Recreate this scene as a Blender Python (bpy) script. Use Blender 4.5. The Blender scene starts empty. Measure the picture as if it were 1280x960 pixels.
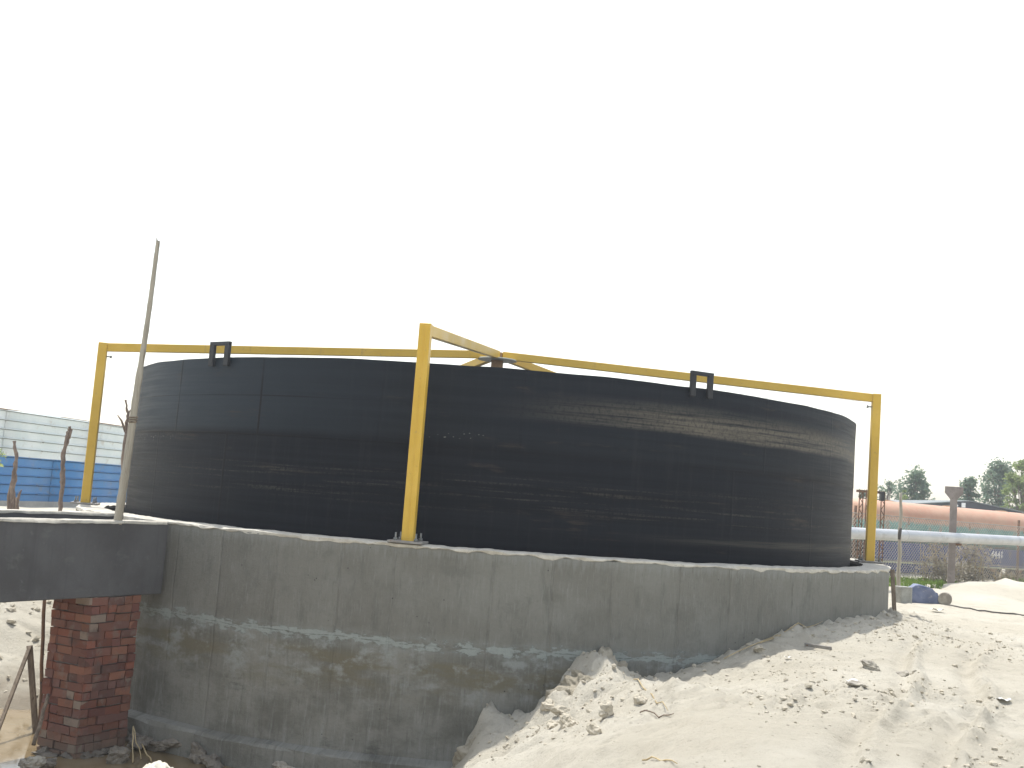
import bpy, bmesh, math, random
import numpy as np
from mathutils import Vector, Matrix, noise as mnoise

# ------------------------------------------------------------------ camera, sky, sun, exposure
S = bpy.context.scene
COL = S.collection
CAM = Vector((0.0, -21.2116, 0.6557))
FPX = 1400.0 / 1280.0
FW = Vector((0.01323669, 0.99472192, 0.10175013)).normalized()
RT = Vector((0.99693277, -0.02097863, 0.07539859)).normalized()
UP = RT.cross(FW).normalized()
cd = bpy.data.cameras.new("camera")
cam = bpy.data.objects.new("camera", cd)
COL.objects.link(cam)
cd.sensor_width = 36.0
cd.lens = 36.0 * FPX
cd.clip_start = 0.05
cd.clip_end = 6000
m = Matrix((RT, UP, -FW)).transposed().to_4x4()
m.translation = CAM
cam.matrix_world = m
S.camera = cam

SUN = Vector((-0.15, 0.41, 1.0)).normalized()
el = math.asin(SUN.z)
az = math.atan2(SUN.x, SUN.y)
world = bpy.data.worlds.new("World")
S.world = world
world.use_nodes = True
nt = world.node_tree
nt.nodes.clear()
wo = nt.nodes.new("ShaderNodeOutputWorld")
bg = nt.nodes.new("ShaderNodeBackground")
sky = nt.nodes.new("ShaderNodeTexSky")
sky.sky_type = 'NISHITA'
sky.sun_disc = False
sky.sun_elevation = el
sky.sun_rotation = az
sky.air_density = 1.6
sky.dust_density = 1.5
sky.ozone_density = 1.0
hs = nt.nodes.new("ShaderNodeHueSaturation")
hs.inputs['Saturation'].default_value = 0.42      # milky, hazy sky
nt.links.new(sky.outputs[0], hs.inputs['Color'])
nt.links.new(hs.outputs[0], bg.inputs[0])
bg.inputs[1].default_value = 0.15
nt.links.new(bg.outputs[0], wo.inputs[0])
sl = bpy.data.lights.new("sun", 'SUN')
sl.energy = 3.1
sl.angle = math.radians(0.6)
sl.color = (1.0, 0.965, 0.90)
so = bpy.data.objects.new("sun", sl)
COL.objects.link(so)
so.rotation_euler = (-SUN).to_track_quat('-Z', 'Y').to_euler()
S.view_settings.view_transform = 'Standard'
S.view_settings.look = 'None'
S.view_settings.exposure = 0.72
S.view_settings.gamma = 1.0
S.view_settings.use_curve_mapping = False
S.cycles.max_bounces = 6

# ------------------------------------------------------------------ helpers
R = math.radians
rnd = random.Random(7)


def at(u, v, dist):
    """point seen at photo pixel (u, v), dist metres in front of the camera (along y)"""
    q = FW + RT * ((u - 640) / 1400.0) + UP * ((480 - v) / 1400.0)
    return CAM + q * (dist / q.y)


def hash2(ix, iy, seed):
    h = (ix.astype(np.int64) * 374761393 + iy.astype(np.int64) * 668265263 + seed * 1442695041) & 0xFFFFFFFF
    h = ((h ^ (h >> 13)) * 1274126177) & 0xFFFFFFFF
    h = h ^ (h >> 16)
    return (h & 0xFFFF) / 65535.0


def vnoise(x, y, seed=0):
    x = np.asarray(x, float); y = np.asarray(y, float)
    ix = np.floor(x); iy = np.floor(y)
    fx = x - ix; fy = y - iy
    fx = fx * fx * fx * (fx * (fx * 6 - 15) + 10); fy = fy * fy * fy * (fy * (fy * 6 - 15) + 10)
    a = hash2(ix, iy, seed); b = hash2(ix + 1, iy, seed)
    c = hash2(ix, iy + 1, seed); d = hash2(ix + 1, iy + 1, seed)
    return (a * (1 - fx) + b * fx) * (1 - fy) + (c * (1 - fx) + d * fx) * fy - 0.5


def fbm(x, y, seed=0, octs=4, gain=0.5):
    s = 0; a = 1.0
    for o in range(octs):
        c, sn = math.cos(o * 0.7), math.sin(o * 0.7)
        s = s + a * vnoise((c * x - sn * y) * 2 ** o, (sn * x + c * y) * 2 ** o, seed + o * 17)
        a *= gain
    return s


def sstep(a, b, x):
    t = np.clip((x - a) / (b - a), 0, 1)
    return t * t * (3 - 2 * t)


def newobj(name, me, mat=None, parent=None, smooth=False):
    o = bpy.data.objects.new(name, me)
    COL.objects.link(o)
    if mat is not None:
        me.materials.append(mat)
    if parent is not None:
        o.parent = parent
    if smooth:
        me.polygons.foreach_set("use_smooth", [True] * len(me.polygons))
    return o


class MB:
    """collects shapes into ONE mesh"""
    def __init__(self):
        self.bm = bmesh.new()

    def box(self, c, d, rot=None, bevel=0.0, seg=1):
        mt = (rot.to_4x4() if rot is not None else Matrix.Identity(4))
        mt = Matrix.Translation(Vector(c)) @ mt @ Matrix.Diagonal((d[0], d[1], d[2], 1))
        r = bmesh.ops.create_cube(self.bm, size=1.0, matrix=mt)
        if bevel > 0:
            es = list({e for v in r['verts'] for e in v.link_edges})
            bmesh.ops.bevel(self.bm, geom=es, offset=bevel, segments=seg, affect='EDGES', profile=0.5)
        return self

    def bar(self, a, b, w, h, up=Vector((0, 0, 1)), bevel=0.0):
        a = Vector(a); b = Vector(b)
        d = (b - a); L = d.length; d.normalize()
        s = d.cross(up)
        if s.length < 1e-4:
            s = d.cross(Vector((1, 0, 0)))
        s.normalize(); u = s.cross(d).normalized()
        rot = Matrix((d, s, u)).transposed()
        return self.box((a + b) / 2, (L, w, h), rot, bevel)

    def tube(self, pts, rad, n=10, cap=True):
        pts = [Vector(p) for p in pts]
        if not hasattr(rad, '__len__'):
            rad = [rad] * len(pts)
        rings = []
        ref = None
        for i, p in enumerate(pts):
            d = (pts[min(i + 1, len(pts) - 1)] - pts[max(i - 1, 0)]).normalized()
            if ref is None:
                ref = d.orthogonal().normalized()
            ref = (ref - d * ref.dot(d)).normalized()
            s = d.cross(ref)
            rings.append([self.bm.verts.new(p + (ref * math.cos(2 * math.pi * k / n) + s * math.sin(2 * math.pi * k / n)) * rad[i]) for k in range(n)])
        for i in range(len(rings) - 1):
            for k in range(n):
                f = self.bm.faces.new((rings[i][k], rings[i][(k + 1) % n], rings[i + 1][(k + 1) % n], rings[i + 1][k]))
                f.smooth = True
        if cap:
            self.bm.faces.new(rings[0][::-1]); self.bm.faces.new(rings[-1])
        return self

    def rock(self, c, size, seed, sub=2, rough=0.35):
        r = bmesh.ops.create_icosphere(self.bm, subdivisions=sub, radius=1.0)
        rg = random.Random(seed)
        ax = [Vector((rg.gauss(0, 1), rg.gauss(0, 1), rg.gauss(0, 1))).normalized() for _ in range(9)]
        am = [rg.uniform(-1, 1) * rough for _ in ax]
        fr = [rg.uniform(1.2, 4.5) for _ in ax]
        rz = Matrix.Rotation(rg.uniform(0, 6.28), 3, 'Z')
        for v in r['verts']:
            p = v.co.copy()
            k = 1 + sum(a * math.sin(f * p.dot(x) + 3 * a) for a, f, x in zip(am, fr, ax)) * 0.5
            for x in ax[:4]:                       # broken flat faces
                t = p.dot(x)
                if t > 0.72:
                    p -= x * (t - 0.72)
            p = p * k
            if sub >= 3:
                q = p * 2.2 + Vector((seed * 1.7 % 50, seed * 0.31 % 50, 0))
                p = p * (1 + rough * (0.55 * mnoise.fractal(q, 0.9, 2.1, 5) - 0.25 * abs(mnoise.noise(q * 1.8))))
            v.co = rz @ Vector((p.x * size[0], p.y * size[1], p.z * size[2])) + Vector(c)
        return self

    def grid(self, nx, ny, fn, uvfn=None, flip=False):
        vs = [[self.bm.verts.new(fn(i, j)) for j in range(ny)] for i in range(nx)]
        ul = self.bm.loops.layers.uv.verify() if uvfn else None
        for i in range(nx - 1):
            for j in range(ny - 1):
                q = [(i, j), (i + 1, j), (i + 1, j + 1), (i, j + 1)]
                if flip:
                    q = q[::-1]
                f = self.bm.faces.new([vs[a][b] for a, b in q])
                f.smooth = True
                if uvfn:
                    for lp, (a, b) in zip(f.loops, q):
                        lp[ul].uv = uvfn(a, b)
        return self

    def build(self, name, mat=None, parent=None, normals=True):
        if normals:
            bmesh.ops.recalc_face_normals(self.bm, faces=self.bm.faces)
        me = bpy.data.meshes.new(name)
        self.bm.to_mesh(me)
        self.bm.free()
        return newobj(name, me, mat, parent)


def tag(o, label, cat=None, group=None, kind=None):
    if label: o['label'] = label
    if cat: o['category'] = cat
    if group: o['group'] = group
    if kind: o['kind'] = kind
    return o


def empty(name, loc, label, cat, group=None):
    o = bpy.data.objects.new(name, None)
    o.empty_display_size = 0.3
    COL.objects.link(o)
    o.location = loc
    bpy.context.view_layer.update()
    return tag(o, label, cat, group)


def keep(o, parent):
    """parent a mesh whose vertices are in world coordinates"""
    o.parent = parent
    o.matrix_parent_inverse = Matrix.Translation(-Vector(parent.location))
    return o


class NT:
    """small node-graph helper"""
    def __init__(self, name, rough=0.8, metal=0.0, spec=0.5):
        self.m = bpy.data.materials.new(name)
        self.m.use_nodes = True
        self.t = self.m.node_tree
        self.b = self.t.nodes['Principled BSDF']
        self.b.inputs['Roughness'].default_value = rough
        self.b.inputs['Metallic'].default_value = metal
        self.b.inputs['Specular IOR Level'].default_value = spec
        self.tc = self.t.nodes.new("ShaderNodeTexCoord")

    def lk(self, a, b): self.t.links.new(a, b)

    def co(self, kind='Object', scale=(1, 1, 1), loc=(0, 0, 0)):
        mp = self.t.nodes.new("ShaderNodeMapping")
        mp.inputs['Scale'].default_value = scale
        mp.inputs['Location'].default_value = loc
        self.lk(self.tc.outputs[kind], mp.inputs[0])
        return mp.outputs[0]

    def noise(self, vec, scale=1.0, detail=4, rough=0.55, dist=0.0):
        n = self.t.nodes.new("ShaderNodeTexNoise")
        n.inputs['Scale'].default_value = scale
        n.inputs['Detail'].default_value = detail
        n.inputs['Roughness'].default_value = rough
        n.inputs['Distortion'].default_value = dist
        self.lk(vec, n.inputs['Vector'])
        return n.outputs[0]

    def voro(self, vec, scale=1.0, feat='F1', out='Distance'):
        n = self.t.nodes.new("ShaderNodeTexVoronoi")
        n.feature = feat
        n.inputs['Scale'].default_value = scale
        self.lk(vec, n.inputs['Vector'])
        return n.outputs[out]

    def val(self, x):
        return x

    def math(self, op, a, b=0.0, c=None, clamp=False):
        n = self.t.nodes.new("ShaderNodeMath")
        n.operation = op
        n.use_clamp = clamp
        for i, x in enumerate((a, b, c)):
            if x is None: continue
            if isinstance(x, (int, float)): n.inputs[i].default_value = x
            else: self.lk(x, n.inputs[i])
        return n.outputs[0]

    def step(self, x, a, b, lo=0.0, hi=1.0):
        n = self.t.nodes.new("ShaderNodeMapRange")
        n.interpolation_type = 'SMOOTHSTEP'
        self.lk(x, n.inputs['Value'])
        n.inputs['From Min'].default_value = a
        n.inputs['From Max'].default_value = b
        n.inputs['To Min'].default_value = lo
        n.inputs['To Max'].default_value = hi
        return n.outputs[0]

    def mix(self, f, a, b, mode='MIX'):
        n = self.t.nodes.new("ShaderNodeMix")
        n.data_type = 'RGBA'
        n.blend_type = mode
        for s, x in ((0, f), (6, a), (7, b)):
            if isinstance(x, (int, float)): n.inputs[s].default_value = x
            elif isinstance(x, tuple): n.inputs[s].default_value = (*x, 1.0)
            else: self.lk(x, n.inputs[s])
        return n.outputs[2]

    def sep(self, vec):
        n = self.t.nodes.new("ShaderNodeSeparateXYZ")
        self.lk(vec, n.inputs[0])
        return n.outputs

    def color(self, c):
        if isinstance(c, tuple): self.b.inputs['Base Color'].default_value = (*c, 1)
        else: self.lk(c, self.b.inputs['Base Color'])

    def rough(self, r): self.lk(r, self.b.inputs['Roughness'])

    def bump(self, h, strength=0.5, dist=0.02, prev=None):
        n = self.t.nodes.new("ShaderNodeBump")
        n.inputs['Strength'].default_value = strength
        n.inputs['Distance'].default_value = dist
        self.lk(h, n.inputs['Height'])
        if prev is not None: self.lk(prev, n.inputs['Normal'])
        self.lk(n.outputs[0], self.b.inputs['Normal'])
        return n.outputs[0]


def simple(name, c1, c2, scale=3.0, rough=0.7, metal=0.0, bump=0.0, stretch=(1, 1, 1), c3=None, spec=0.5, bd=0.01):
    n = NT(name, rough, metal, spec)
    v = n.co('Object', stretch)
    f = n.noise(v, scale, 6, 0.6)
    c = n.mix(n.step(f, 0.35, 0.65), c1, c2)
    if c3:
        g = n.noise(n.co('Object', stretch, (5, 3, 1)), scale * 2.3, 5, 0.65)
        c = n.mix(n.step(g, 0.56, 0.7), c, c3)
    n.color(c)
    n.rough(n.step(f, 0.3, 0.7, rough - 0.08, min(1, rough + 0.1)))
    if bump: n.bump(n.noise(v, scale * 4, 5, 0.6), bump, bd)
    return n.m


RW, RI, RTK, ZT = 7.1965, 6.78, 6.4933, 2.3647      # wall outer / inner radius, tank radius, tank top

# ------------------------------------------------------------------ materials
# sand
n = NT("sand", 0.92, spec=0.2)
P = n.co('Object')
z = n.sep(P)[2]
big = n.noise(P, 0.35, 5, 0.6)
mid = n.noise(P, 2.2, 6, 0.65)
fin = n.noise(P, 14, 8, 0.7)
c = n.mix(n.step(big, 0.35, 0.65), (0.55, 0.515, 0.435), (0.48, 0.442, 0.362))
c = n.mix(n.step(mid, 0.52, 0.70, 0, 0.45), c, (0.3296, 0.2996, 0.2394))
c = n.mix(n.step(fin, 0.57, 0.74, 0, 0.6), c, (0.2472, 0.2247, 0.1767))
c = n.mix(n.step(fin, 0.25, 0.42, 0.5, 0), c, (0.5150, 0.5029, 0.4446))
spk = n.voro(P, 9.0)
spm = n.noise(P, 1.1, 4, 0.6)
c = n.mix(n.math('MULTIPLY', n.step(spk, 0.08, 0.16, 1, 0), n.step(spm, 0.5, 0.62)), c, (0.2060, 0.1819, 0.1482))
wet = n.step(n.math('ADD', z, n.math('MULTIPLY', mid, 0.5)), -2.62, -2.2, 1, 0)
c = n.mix(n.math('MULTIPLY', wet, 0.85), c, (0.2163, 0.1766, 0.1254))
n.color(c)
n.rough(n.step(wet, 0, 1, 0.95, 0.6))
sp2 = n.noise(P, 38, 5, 0.7)
pz = n.step(n.noise(n.co('Object', (1, 1, 1), (7, 3, 0)), 0.9, 5, 0.65), 0.42, 0.62)
n.color(n.mix(n.math('MULTIPLY', n.step(sp2, 0.56, 0.68), n.math('ADD', 0.05, n.math('MULTIPLY', pz, 0.42))), c, (0.25, 0.22, 0.165)))
b1 = n.bump(n.noise(P, 5, 8, 0.75), 0.75, 0.06)
b2 = n.bump(n.noise(P, 30, 8, 0.8), 1.0, 0.02, b1)
M_sand = n.m

# wall concrete, uv = (arc metres, z)
n = NT("wall_concrete", 0.82, spec=0.3)
UV = n.co('UV')
u, v = n.sep(UV)[0], n.sep(UV)[1]
wob = n.math('MULTIPLY', n.math('SUBTRACT', n.noise(n.co('UV', (1.2, 0.0, 1)), 1.0, 4), 0.5), 0.12)
vj = n.math('ADD', v, wob)
low = n.step(vj, -1.235, -1.185, 1, 0)                  # first pour below the cold joint
patch = n.noise(n.co('UV', (0.8, 0.9, 1)), 1.3, 6, 0.62)
streak = n.noise(n.co('UV', (6, 1.3, 1)), 1.0, 7, 0.72)
fine = n.noise(n.co('UV', (38, 3.2, 1)), 1.0, 6, 0.75)
grain = n.noise(UV, 28, 6, 0.7)
# upper pour: smooth, warm-grey, panels of slightly different tone
pan = n.t.nodes.new("ShaderNodeTexVoronoi"); pan.voronoi_dimensions = '1D'
pan.inputs['Scale'].default_value = 1.15
n.lk(u, pan.inputs['W'])
psh = n.sep(pan.outputs['Color'])[0]
edge = n.t.nodes.new("ShaderNodeTexVoronoi"); edge.voronoi_dimensions = '1D'; edge.feature = 'DISTANCE_TO_EDGE'
edge.inputs['Scale'].default_value = 1.15
n.lk(n.math('ADD', u, n.math('MULTIPLY', n.math('SUBTRACT', n.noise(n.co('UV', (0.3, 2.5, 1)), 1.5, 4), 0.5), 0.06)), edge.inputs['W'])
seam = n.step(edge.outputs['Distance'], 0.006, 0.028, 1, 0)
upc = n.mix(psh, (0.178, 0.173, 0.151), (0.212, 0.208, 0.184))
upc = n.mix(n.step(patch, 0.42, 0.66, 0, 0.8), upc, (0.234, 0.233, 0.21))
upc = n.mix(n.step(n.noise(n.co('UV', (1.5, 1.6, 1), (6, 6, 0)), 1.7, 7, 0.7), 0.5, 0.7, 0, 0.6), upc, (0.135, 0.133, 0.118))
upc = n.mix(n.step(streak, 0.50, 0.68, 0, 0.6), upc, (0.128, 0.127, 0.113))
upc = n.mix(n.step(fine, 0.52, 0.70, 0, 0.65), upc, (0.285, 0.29, 0.27))
upc = n.mix(n.step(n.noise(n.co('UV', (26, 3.0, 1), (3, 3, 0)), 1.0, 6, 0.75), 0.56, 0.72, 0, 0.6), upc, (0.098, 0.096, 0.086))
upc = n.mix(n.math('MULTIPLY', seam, n.step(n.noise(n.co('UV', (1.3, 1.2, 1)), 2, 5, 0.7), 0.48, 0.70, 0, 0.6)), upc, (0.095, 0.09, 0.08))
lp = n.noise(n.co('UV', (0.75, 1.1, 1), (3.7, 1, 0)), 1.25, 8, 0.68)
loc_ = n.mix(n.step(lp, 0.38, 0.60), (0.142, 0.138, 0.118), (0.242, 0.238, 0.212))
loc_ = n.mix(n.step(n.noise(n.co('UV', (15, 1.5, 1), (1, 4, 0)), 1.0, 7, 0.78), 0.50, 0.66, 0, 0.6), loc_, (0.295, 0.303, 0.282))
loc_ = n.mix(n.step(n.noise(n.co('UV', (20, 1.8, 1), (5, 1, 0)), 1.0, 7, 0.78), 0.52, 0.68, 0, 0.55), loc_, (0.098, 0.096, 0.085))
loc_ = n.mix(n.step(n.noise(n.co('UV', (0.9, 1.6, 1), (9, 2, 0)), 1.2, 8, 0.74), 0.56, 0.68, 0, 0.75), loc_, (0.078, 0.079, 0.072))
brn = n.math('MULTIPLY', n.step(n.noise(n.co('UV', (0.8, 3.5, 1), (2, 7, 0)), 1.0, 6, 0.6), 0.44, 0.60),
             n.math('MULTIPLY', n.step(v, -2.0, -1.6), n.step(v, -1.45, -1.3, 1, 0)))
loc_ = n.mix(n.math('MULTIPLY', brn, 0.9), loc_, (0.165, 0.146, 0.098))
bl = n.math('MULTIPLY', n.step(n.noise(n.co('UV', (1.6, 2.2, 1), (4, 4, 0)), 1.6, 8, 0.7), 0.49, 0.64), n.step(v, -2.3, -1.4))
loc_ = n.mix(n.math('MULTIPLY', bl, 0.85), loc_, (0.315, 0.335, 0.318))
cc = n.mix(low, upc, loc_)
# efflorescence crust on the joint
jd = n.math('ABSOLUTE', n.math('ADD', vj, 1.21))
jn = n.noise(n.co('UV', (2.6, 6, 1)), 1.6, 7, 0.7)
jw = n.math('MULTIPLY', n.step(jn, 0.36, 0.7), 0.11)
jm = n.math('LESS_THAN', jd, jw)
jsoft = n.math('MULTIPLY', n.step(jd, 0.0, 0.17, 1, 0), n.step(jn, 0.35, 0.6))
cc = n.mix(n.math('MULTIPLY', jsoft, 0.55), cc, (0.2895, 0.3219, 0.3111))
cc = n.mix(n.math('MULTIPLY', jm, 0.75), cc, (0.3403, 0.3758, 0.3579))
crack = n.math('MULTIPLY', n.step(jd, 0.002, 0.009, 1, 0), n.step(n.noise(n.co('UV', (2.2, 1, 1)), 3, 6, 0.7), 0.42, 0.62, 0, 0.7))
cc = n.mix(crack, cc, (0.0655, 0.0655, 0.0619))
# cement drips under the coping
dr = n.noise(n.co('UV', (16, 0.35, 1), (2, 0, 0)), 1.0, 5, 0.6)
drl = n.math('ADD', v, n.math('MULTIPLY', dr, 0.55))
cc = n.mix(n.step(drl, 0.10, 0.24, 0, 0.5), cc, (0.2895, 0.3026, 0.2877))
# pinholes
ph = n.voro(UV, 7)
cc = n.mix(n.math('MULTIPLY', n.step(ph, 0.045, 0.075, 1, 0), n.step(n.noise(UV, 0.9, 3), 0.52, 0.6)), cc, (0.0431, 0.0423, 0.0393))
cc = n.mix(n.step(grain, 0.3, 0.7, 0, 0.22), cc, (0.1448, 0.1455, 0.1359))
n.color(cc)
hb = n.math('ADD', n.math('MULTIPLY', fine, 0.5), n.math('ADD', n.math('MULTIPLY', grain, 0.5), n.math('MULTIPLY', seam, -0.6)))
hb = n.math('ADD', hb, n.math('MULTIPLY', jm, 0.8))
n.bump(n.math('ADD', hb, n.math('MULTIPLY', n.noise(n.co('UV', (7, 5, 1)), 1.0, 6, 0.7), 0.7)), 0.8, 0.02)
M_wall = n.m

n = NT("coping_mortar", 0.9, spec=0.2)
P = n.co('Object')
f1 = n.noise(P, 5, 7, 0.7)
c = n.mix(n.step(f1, 0.35, 0.65), (0.46, 0.43, 0.37), (0.60, 0.57, 0.50))
c = n.mix(n.step(n.noise(P, 22, 5, 0.7), 0.58, 0.7, 0, 0.6), c, (0.30, 0.28, 0.24))
n.color(c)
n.bump(f1, 0.7, 0.03)
M_coping = n.m

# plastered duct
n = NT("duct_plaster", 0.75, spec=0.3)
P = n.co('Object')
f1 = n.noise(P, 1.1, 6, 0.6)
c = n.mix(n.step(f1, 0.35, 0.65), (0.0866, 0.0855, 0.0884), (0.1186, 0.1193, 0.1240))
c = n.mix(n.step(n.noise(n.co('Object', (7, 7, 0.5)), 1.0, 6, 0.7), 0.52, 0.7, 0, 0.5), c, (0.0733, 0.0739, 0.0790))
c = n.mix(n.step(n.noise(P, 9, 6, 0.7), 0.6, 0.72, 0, 0.5), c, (0.1599, 0.1640, 0.1728))
n.color(c)
c = n.mix(n.step(n.noise(n.co('Object', (1.3, 1.3, 2.2), (2, 2, 2)), 1.6, 8, 0.72), 0.54, 0.68, 0, 0.6), c, (0.155, 0.158, 0.155))
n.color(c)
n.bump(n.math('ADD', n.noise(P, 18, 6, 0.7), n.math('MULTIPLY', n.noise(P, 2.5, 4, 0.6), 2.0)), 0.6, 0.02)
M_duct = n.m

# black bitumen coated steel drum, uv = (arc metres, z)
n = NT("black_tank_paint", 0.5, spec=0.14)
UV = n.co('UV')
u, v = n.sep(UV)[0], n.sep(UV)[1]
bands = n.noise(n.co('UV', (0.16, 9.0, 1)), 1.0, 7, 0.62)
bands2 = n.noise(n.co('UV', (0.5, 22.0, 1), (3, 1, 0)), 1.0, 6, 0.7)
vst = n.noise(n.co('UV', (11.0, 0.5, 1)), 1.0, 6, 0.7)
speck = n.noise(n.co('UV', (14, 9, 1)), 1.6, 6, 0.75)
c = n.mix(n.step(bands, 0.35, 0.65), (0.0018, 0.0034, 0.0080), (0.0055, 0.0080, 0.0138))
c = n.mix(n.step(vst, 0.5, 0.75, 0, 0.5), c, (0.0168, 0.0184, 0.0224))
# upper courses lighter blue-grey, with the sky's reflection painted in towards the left
upz = n.step(n.math('ADD', v, n.math('MULTIPLY', n.math('SUBTRACT', n.noise(n.co('UV', (0.3, 0.3, 1)), 1.0, 3), 0.5), 0.25)), 1.25, 1.42)
c = n.mix(n.math('MULTIPLY', upz, n.step(u, -17.0, -10.0, 1.0, 0.15)), c, (0.026, 0.037, 0.050))
# worn, dusty tan band
wz = n.math('ADD', v, n.math('MULTIPLY', n.math('SUBTRACT', n.noise(n.co('UV', (0.35, 0.3, 1)), 1.0, 3), 0.5), 0.2))
w1 = n.math('MULTIPLY', n.step(wz, 1.66, 1.74), n.step(wz, 1.86, 2.14, 1, 0))
w1 = n.math('MULTIPLY', w1, n.math('MULTIPLY', n.step(u, -10.6, -7.0), n.step(bands2, 0.32, 0.58)))
w1 = n.math('MULTIPLY', w1, n.step(speck, 0.3, 0.56, 0.25, 1))
c = n.mix(n.math('MULTIPLY', w1, 0.95), c, (0.135, 0.121, 0.097))
w2 = n.math('MULTIPLY', n.step(v, 0.42, 0.52), n.step(v, 0.86, 1.0, 1, 0))
w2 = n.math('MULTIPLY', w2, n.math('MULTIPLY', n.step(bands2, 0.5, 0.68), n.step(speck, 0.38, 0.6)))
c = n.mix(n.math('MULTIPLY', w2, 0.8), c, (0.0600, 0.0541, 0.0458))
w3 = n.math('MULTIPLY', n.step(v, 0.18, 0.27), n.step(v, 0.27, 0.36, 1, 0))
w3 = n.math('MULTIPLY', w3, n.math('MULTIPLY', n.step(u, -9.5, -4.0), n.step(bands2, 0.38, 0.6)))
c = n.mix(n.math('MULTIPLY', w3, 0.9), c, (0.0800, 0.0722, 0.0581))
# rust-brown rubs, left and centre
w4 = n.math('MULTIPLY', n.step(n.noise(n.co('UV', (0.55, 2.6, 1), (8, 3, 0)), 1.1, 6, 0.65), 0.57, 0.7), n.step(bands2, 0.4, 0.65))
c = n.mix(n.math('MULTIPLY', w4, 0.8), c, (0.0496, 0.0377, 0.0299))
# splashes of mortar, in a ragged line at mid height
sp = n.voro(n.co('UV', (1.0, 1.6, 1)), 17)
vw = n.math('ADD', v, n.math('MULTIPLY', n.math('SUBTRACT', n.noise(n.co('UV', (0.4, 0, 1)), 1.0, 3), 0.5), 0.25))
line = n.step(n.math('ABSOLUTE', n.math('SUBTRACT', vw, n.step(u, -13.5, -12.5, 1.19, 1.42))), 0.02, 0.06, 1, 0)
gate = n.math('MAXIMUM', n.math('MULTIPLY', n.step(u, -11.35, -11.15), n.step(u, -10.5, -10.3, 1, 0)), n.step(u, -16.6, -15.0, 1, 0))
spm = n.math('MULTIPLY', n.step(sp, 0.12, 0.26, 1, 0), n.math('MULTIPLY', line, gate))
c = n.mix(n.math('MULTIPLY', spm, 0.8), c, (0.20, 0.20, 0.18))
# weld seams
sx = n.math('PINGPONG', n.math('ADD', u, 0.4), 0.95)
sm = n.math('MULTIPLY', n.step(sx, 0.010, 0.026, 1, 0), n.step(v, 1.27, 1.29))
sx2 = n.math('PINGPONG', n.math('ADD', u, 1.0), 0.95)
sm2 = n.math('MULTIPLY', n.step(sx2, 0.010, 0.026, 1, 0), n.step(v, 1.27, 1.29, 1, 0))
sh = n.step(n.math('ABSOLUTE', n.math('SUBTRACT', v, 1.28)), 0.005, 0.018, 1, 0)
sh2 = n.step(n.math('ABSOLUTE', n.math('SUBTRACT', v, 1.83)), 0.004, 0.014, 0.7, 0)
seam = n.math('MAXIMUM', n.math('MAXIMUM', n.math('MAXIMUM', sm, sm2), sh), sh2)
c = n.mix(n.math('MULTIPLY', seam, n.math('MULTIPLY', n.step(n.noise(n.co('UV', (0.7, 2.0, 1), (5, 5, 0)), 1.0, 4), 0.3, 0.6, 0.3, 0.95), n.step(u, -13.5, -12.0, 1, 0.16))), c, (0.0048, 0.0049, 0.0070))
n.color(c)
n.rough(n.step(bands2, 0.3, 0.7, 0.46, 0.60))
ph = n.noise(n.co('UV', (0.45, 0.8, 1)), 1.0, 2, 0.4)
b1 = n.bump(ph, 0.35, 0.08)
n.bump(n.math('ADD', n.math('MULTIPLY', bands2, 0.12), n.math('ADD', speck, n.math('MULTIPLY', seam, 0.8))), 0.16, 0.02, b1)
M_tank = n.m

n = NT("yellow_paint", 0.42, spec=0.5)
P = n.co('Object')
f1 = n.noise(P, 1.7, 5, 0.6)
c = n.mix(n.step(f1, 0.35, 0.65), (0.63, 0.395, 0.035), (0.69, 0.45, 0.065))
c = n.mix(n.step(n.noise(P, 9, 6, 0.7), 0.6, 0.72, 0, 0.45), c, (0.45, 0.30, 0.12))
c = n.mix(n.step(n.noise(P, 18, 6, 0.75), 0.62, 0.70, 0, 0.75), c, (0.24, 0.12, 0.05))
c = n.mix(n.step(n.noise(n.co('Object', (6, 6, 0.6)), 1.3, 5, 0.7), 0.58, 0.72, 0, 0.4), c, (0.40, 0.25, 0.08))
n.color(c)
n.rough(n.step(f1, 0.3, 0.7, 0.35, 0.55))
n.bump(n.noise(P, 14, 4), 0.08, 0.01)
M_yel = n.m

M_rust = simple("rusty_steel", (0.10, 0.055, 0.035), (0.20, 0.11, 0.06), 7, 0.85, bump=0.3, c3=(0.06, 0.045, 0.04))
M_hub = simple("hub_rust", (0.24, 0.14, 0.075), (0.34, 0.22, 0.12), 8, 0.8, bump=0.2)
M_plate = simple("plate_steel", (0.22, 0.21, 0.2), (0.30, 0.29, 0.27), 9, 0.6, c3=(0.18, 0.10, 0.06))
M_hubplate = simple("hub_plate_paint", (0.50, 0.52, 0.44), (0.60, 0.61, 0.53), 4, 0.5)
M_bolt = simple("bolt_steel", (0.16, 0.17, 0.17), (0.28, 0.28, 0.27), 20, 0.5, 0.4)
M_black = simple("black_bracket", (0.007, 0.009, 0.013), (0.013, 0.015, 0.019), 5, 0.55)
M_bamboo = simple("bamboo", (0.29, 0.26, 0.205), (0.40, 0.365, 0.295), 2.5, 0.65, stretch=(8, 8, 0.7), c3=(0.20, 0.16, 0.11), bump=0.2)
M_wood = simple("weathered_wood", (0.14, 0.105, 0.075), (0.24, 0.19, 0.14), 5, 0.85, stretch=(4, 4, 0.8), c3=(0.09, 0.065, 0.05), bump=0.4)
M_bark = simple("dead_bark", (0.13, 0.09, 0.07), (0.25, 0.19, 0.15), 6, 0.9, stretch=(1.5, 1.5, 0.6), c3=(0.34, 0.27, 0.21), bump=0.6)
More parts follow.
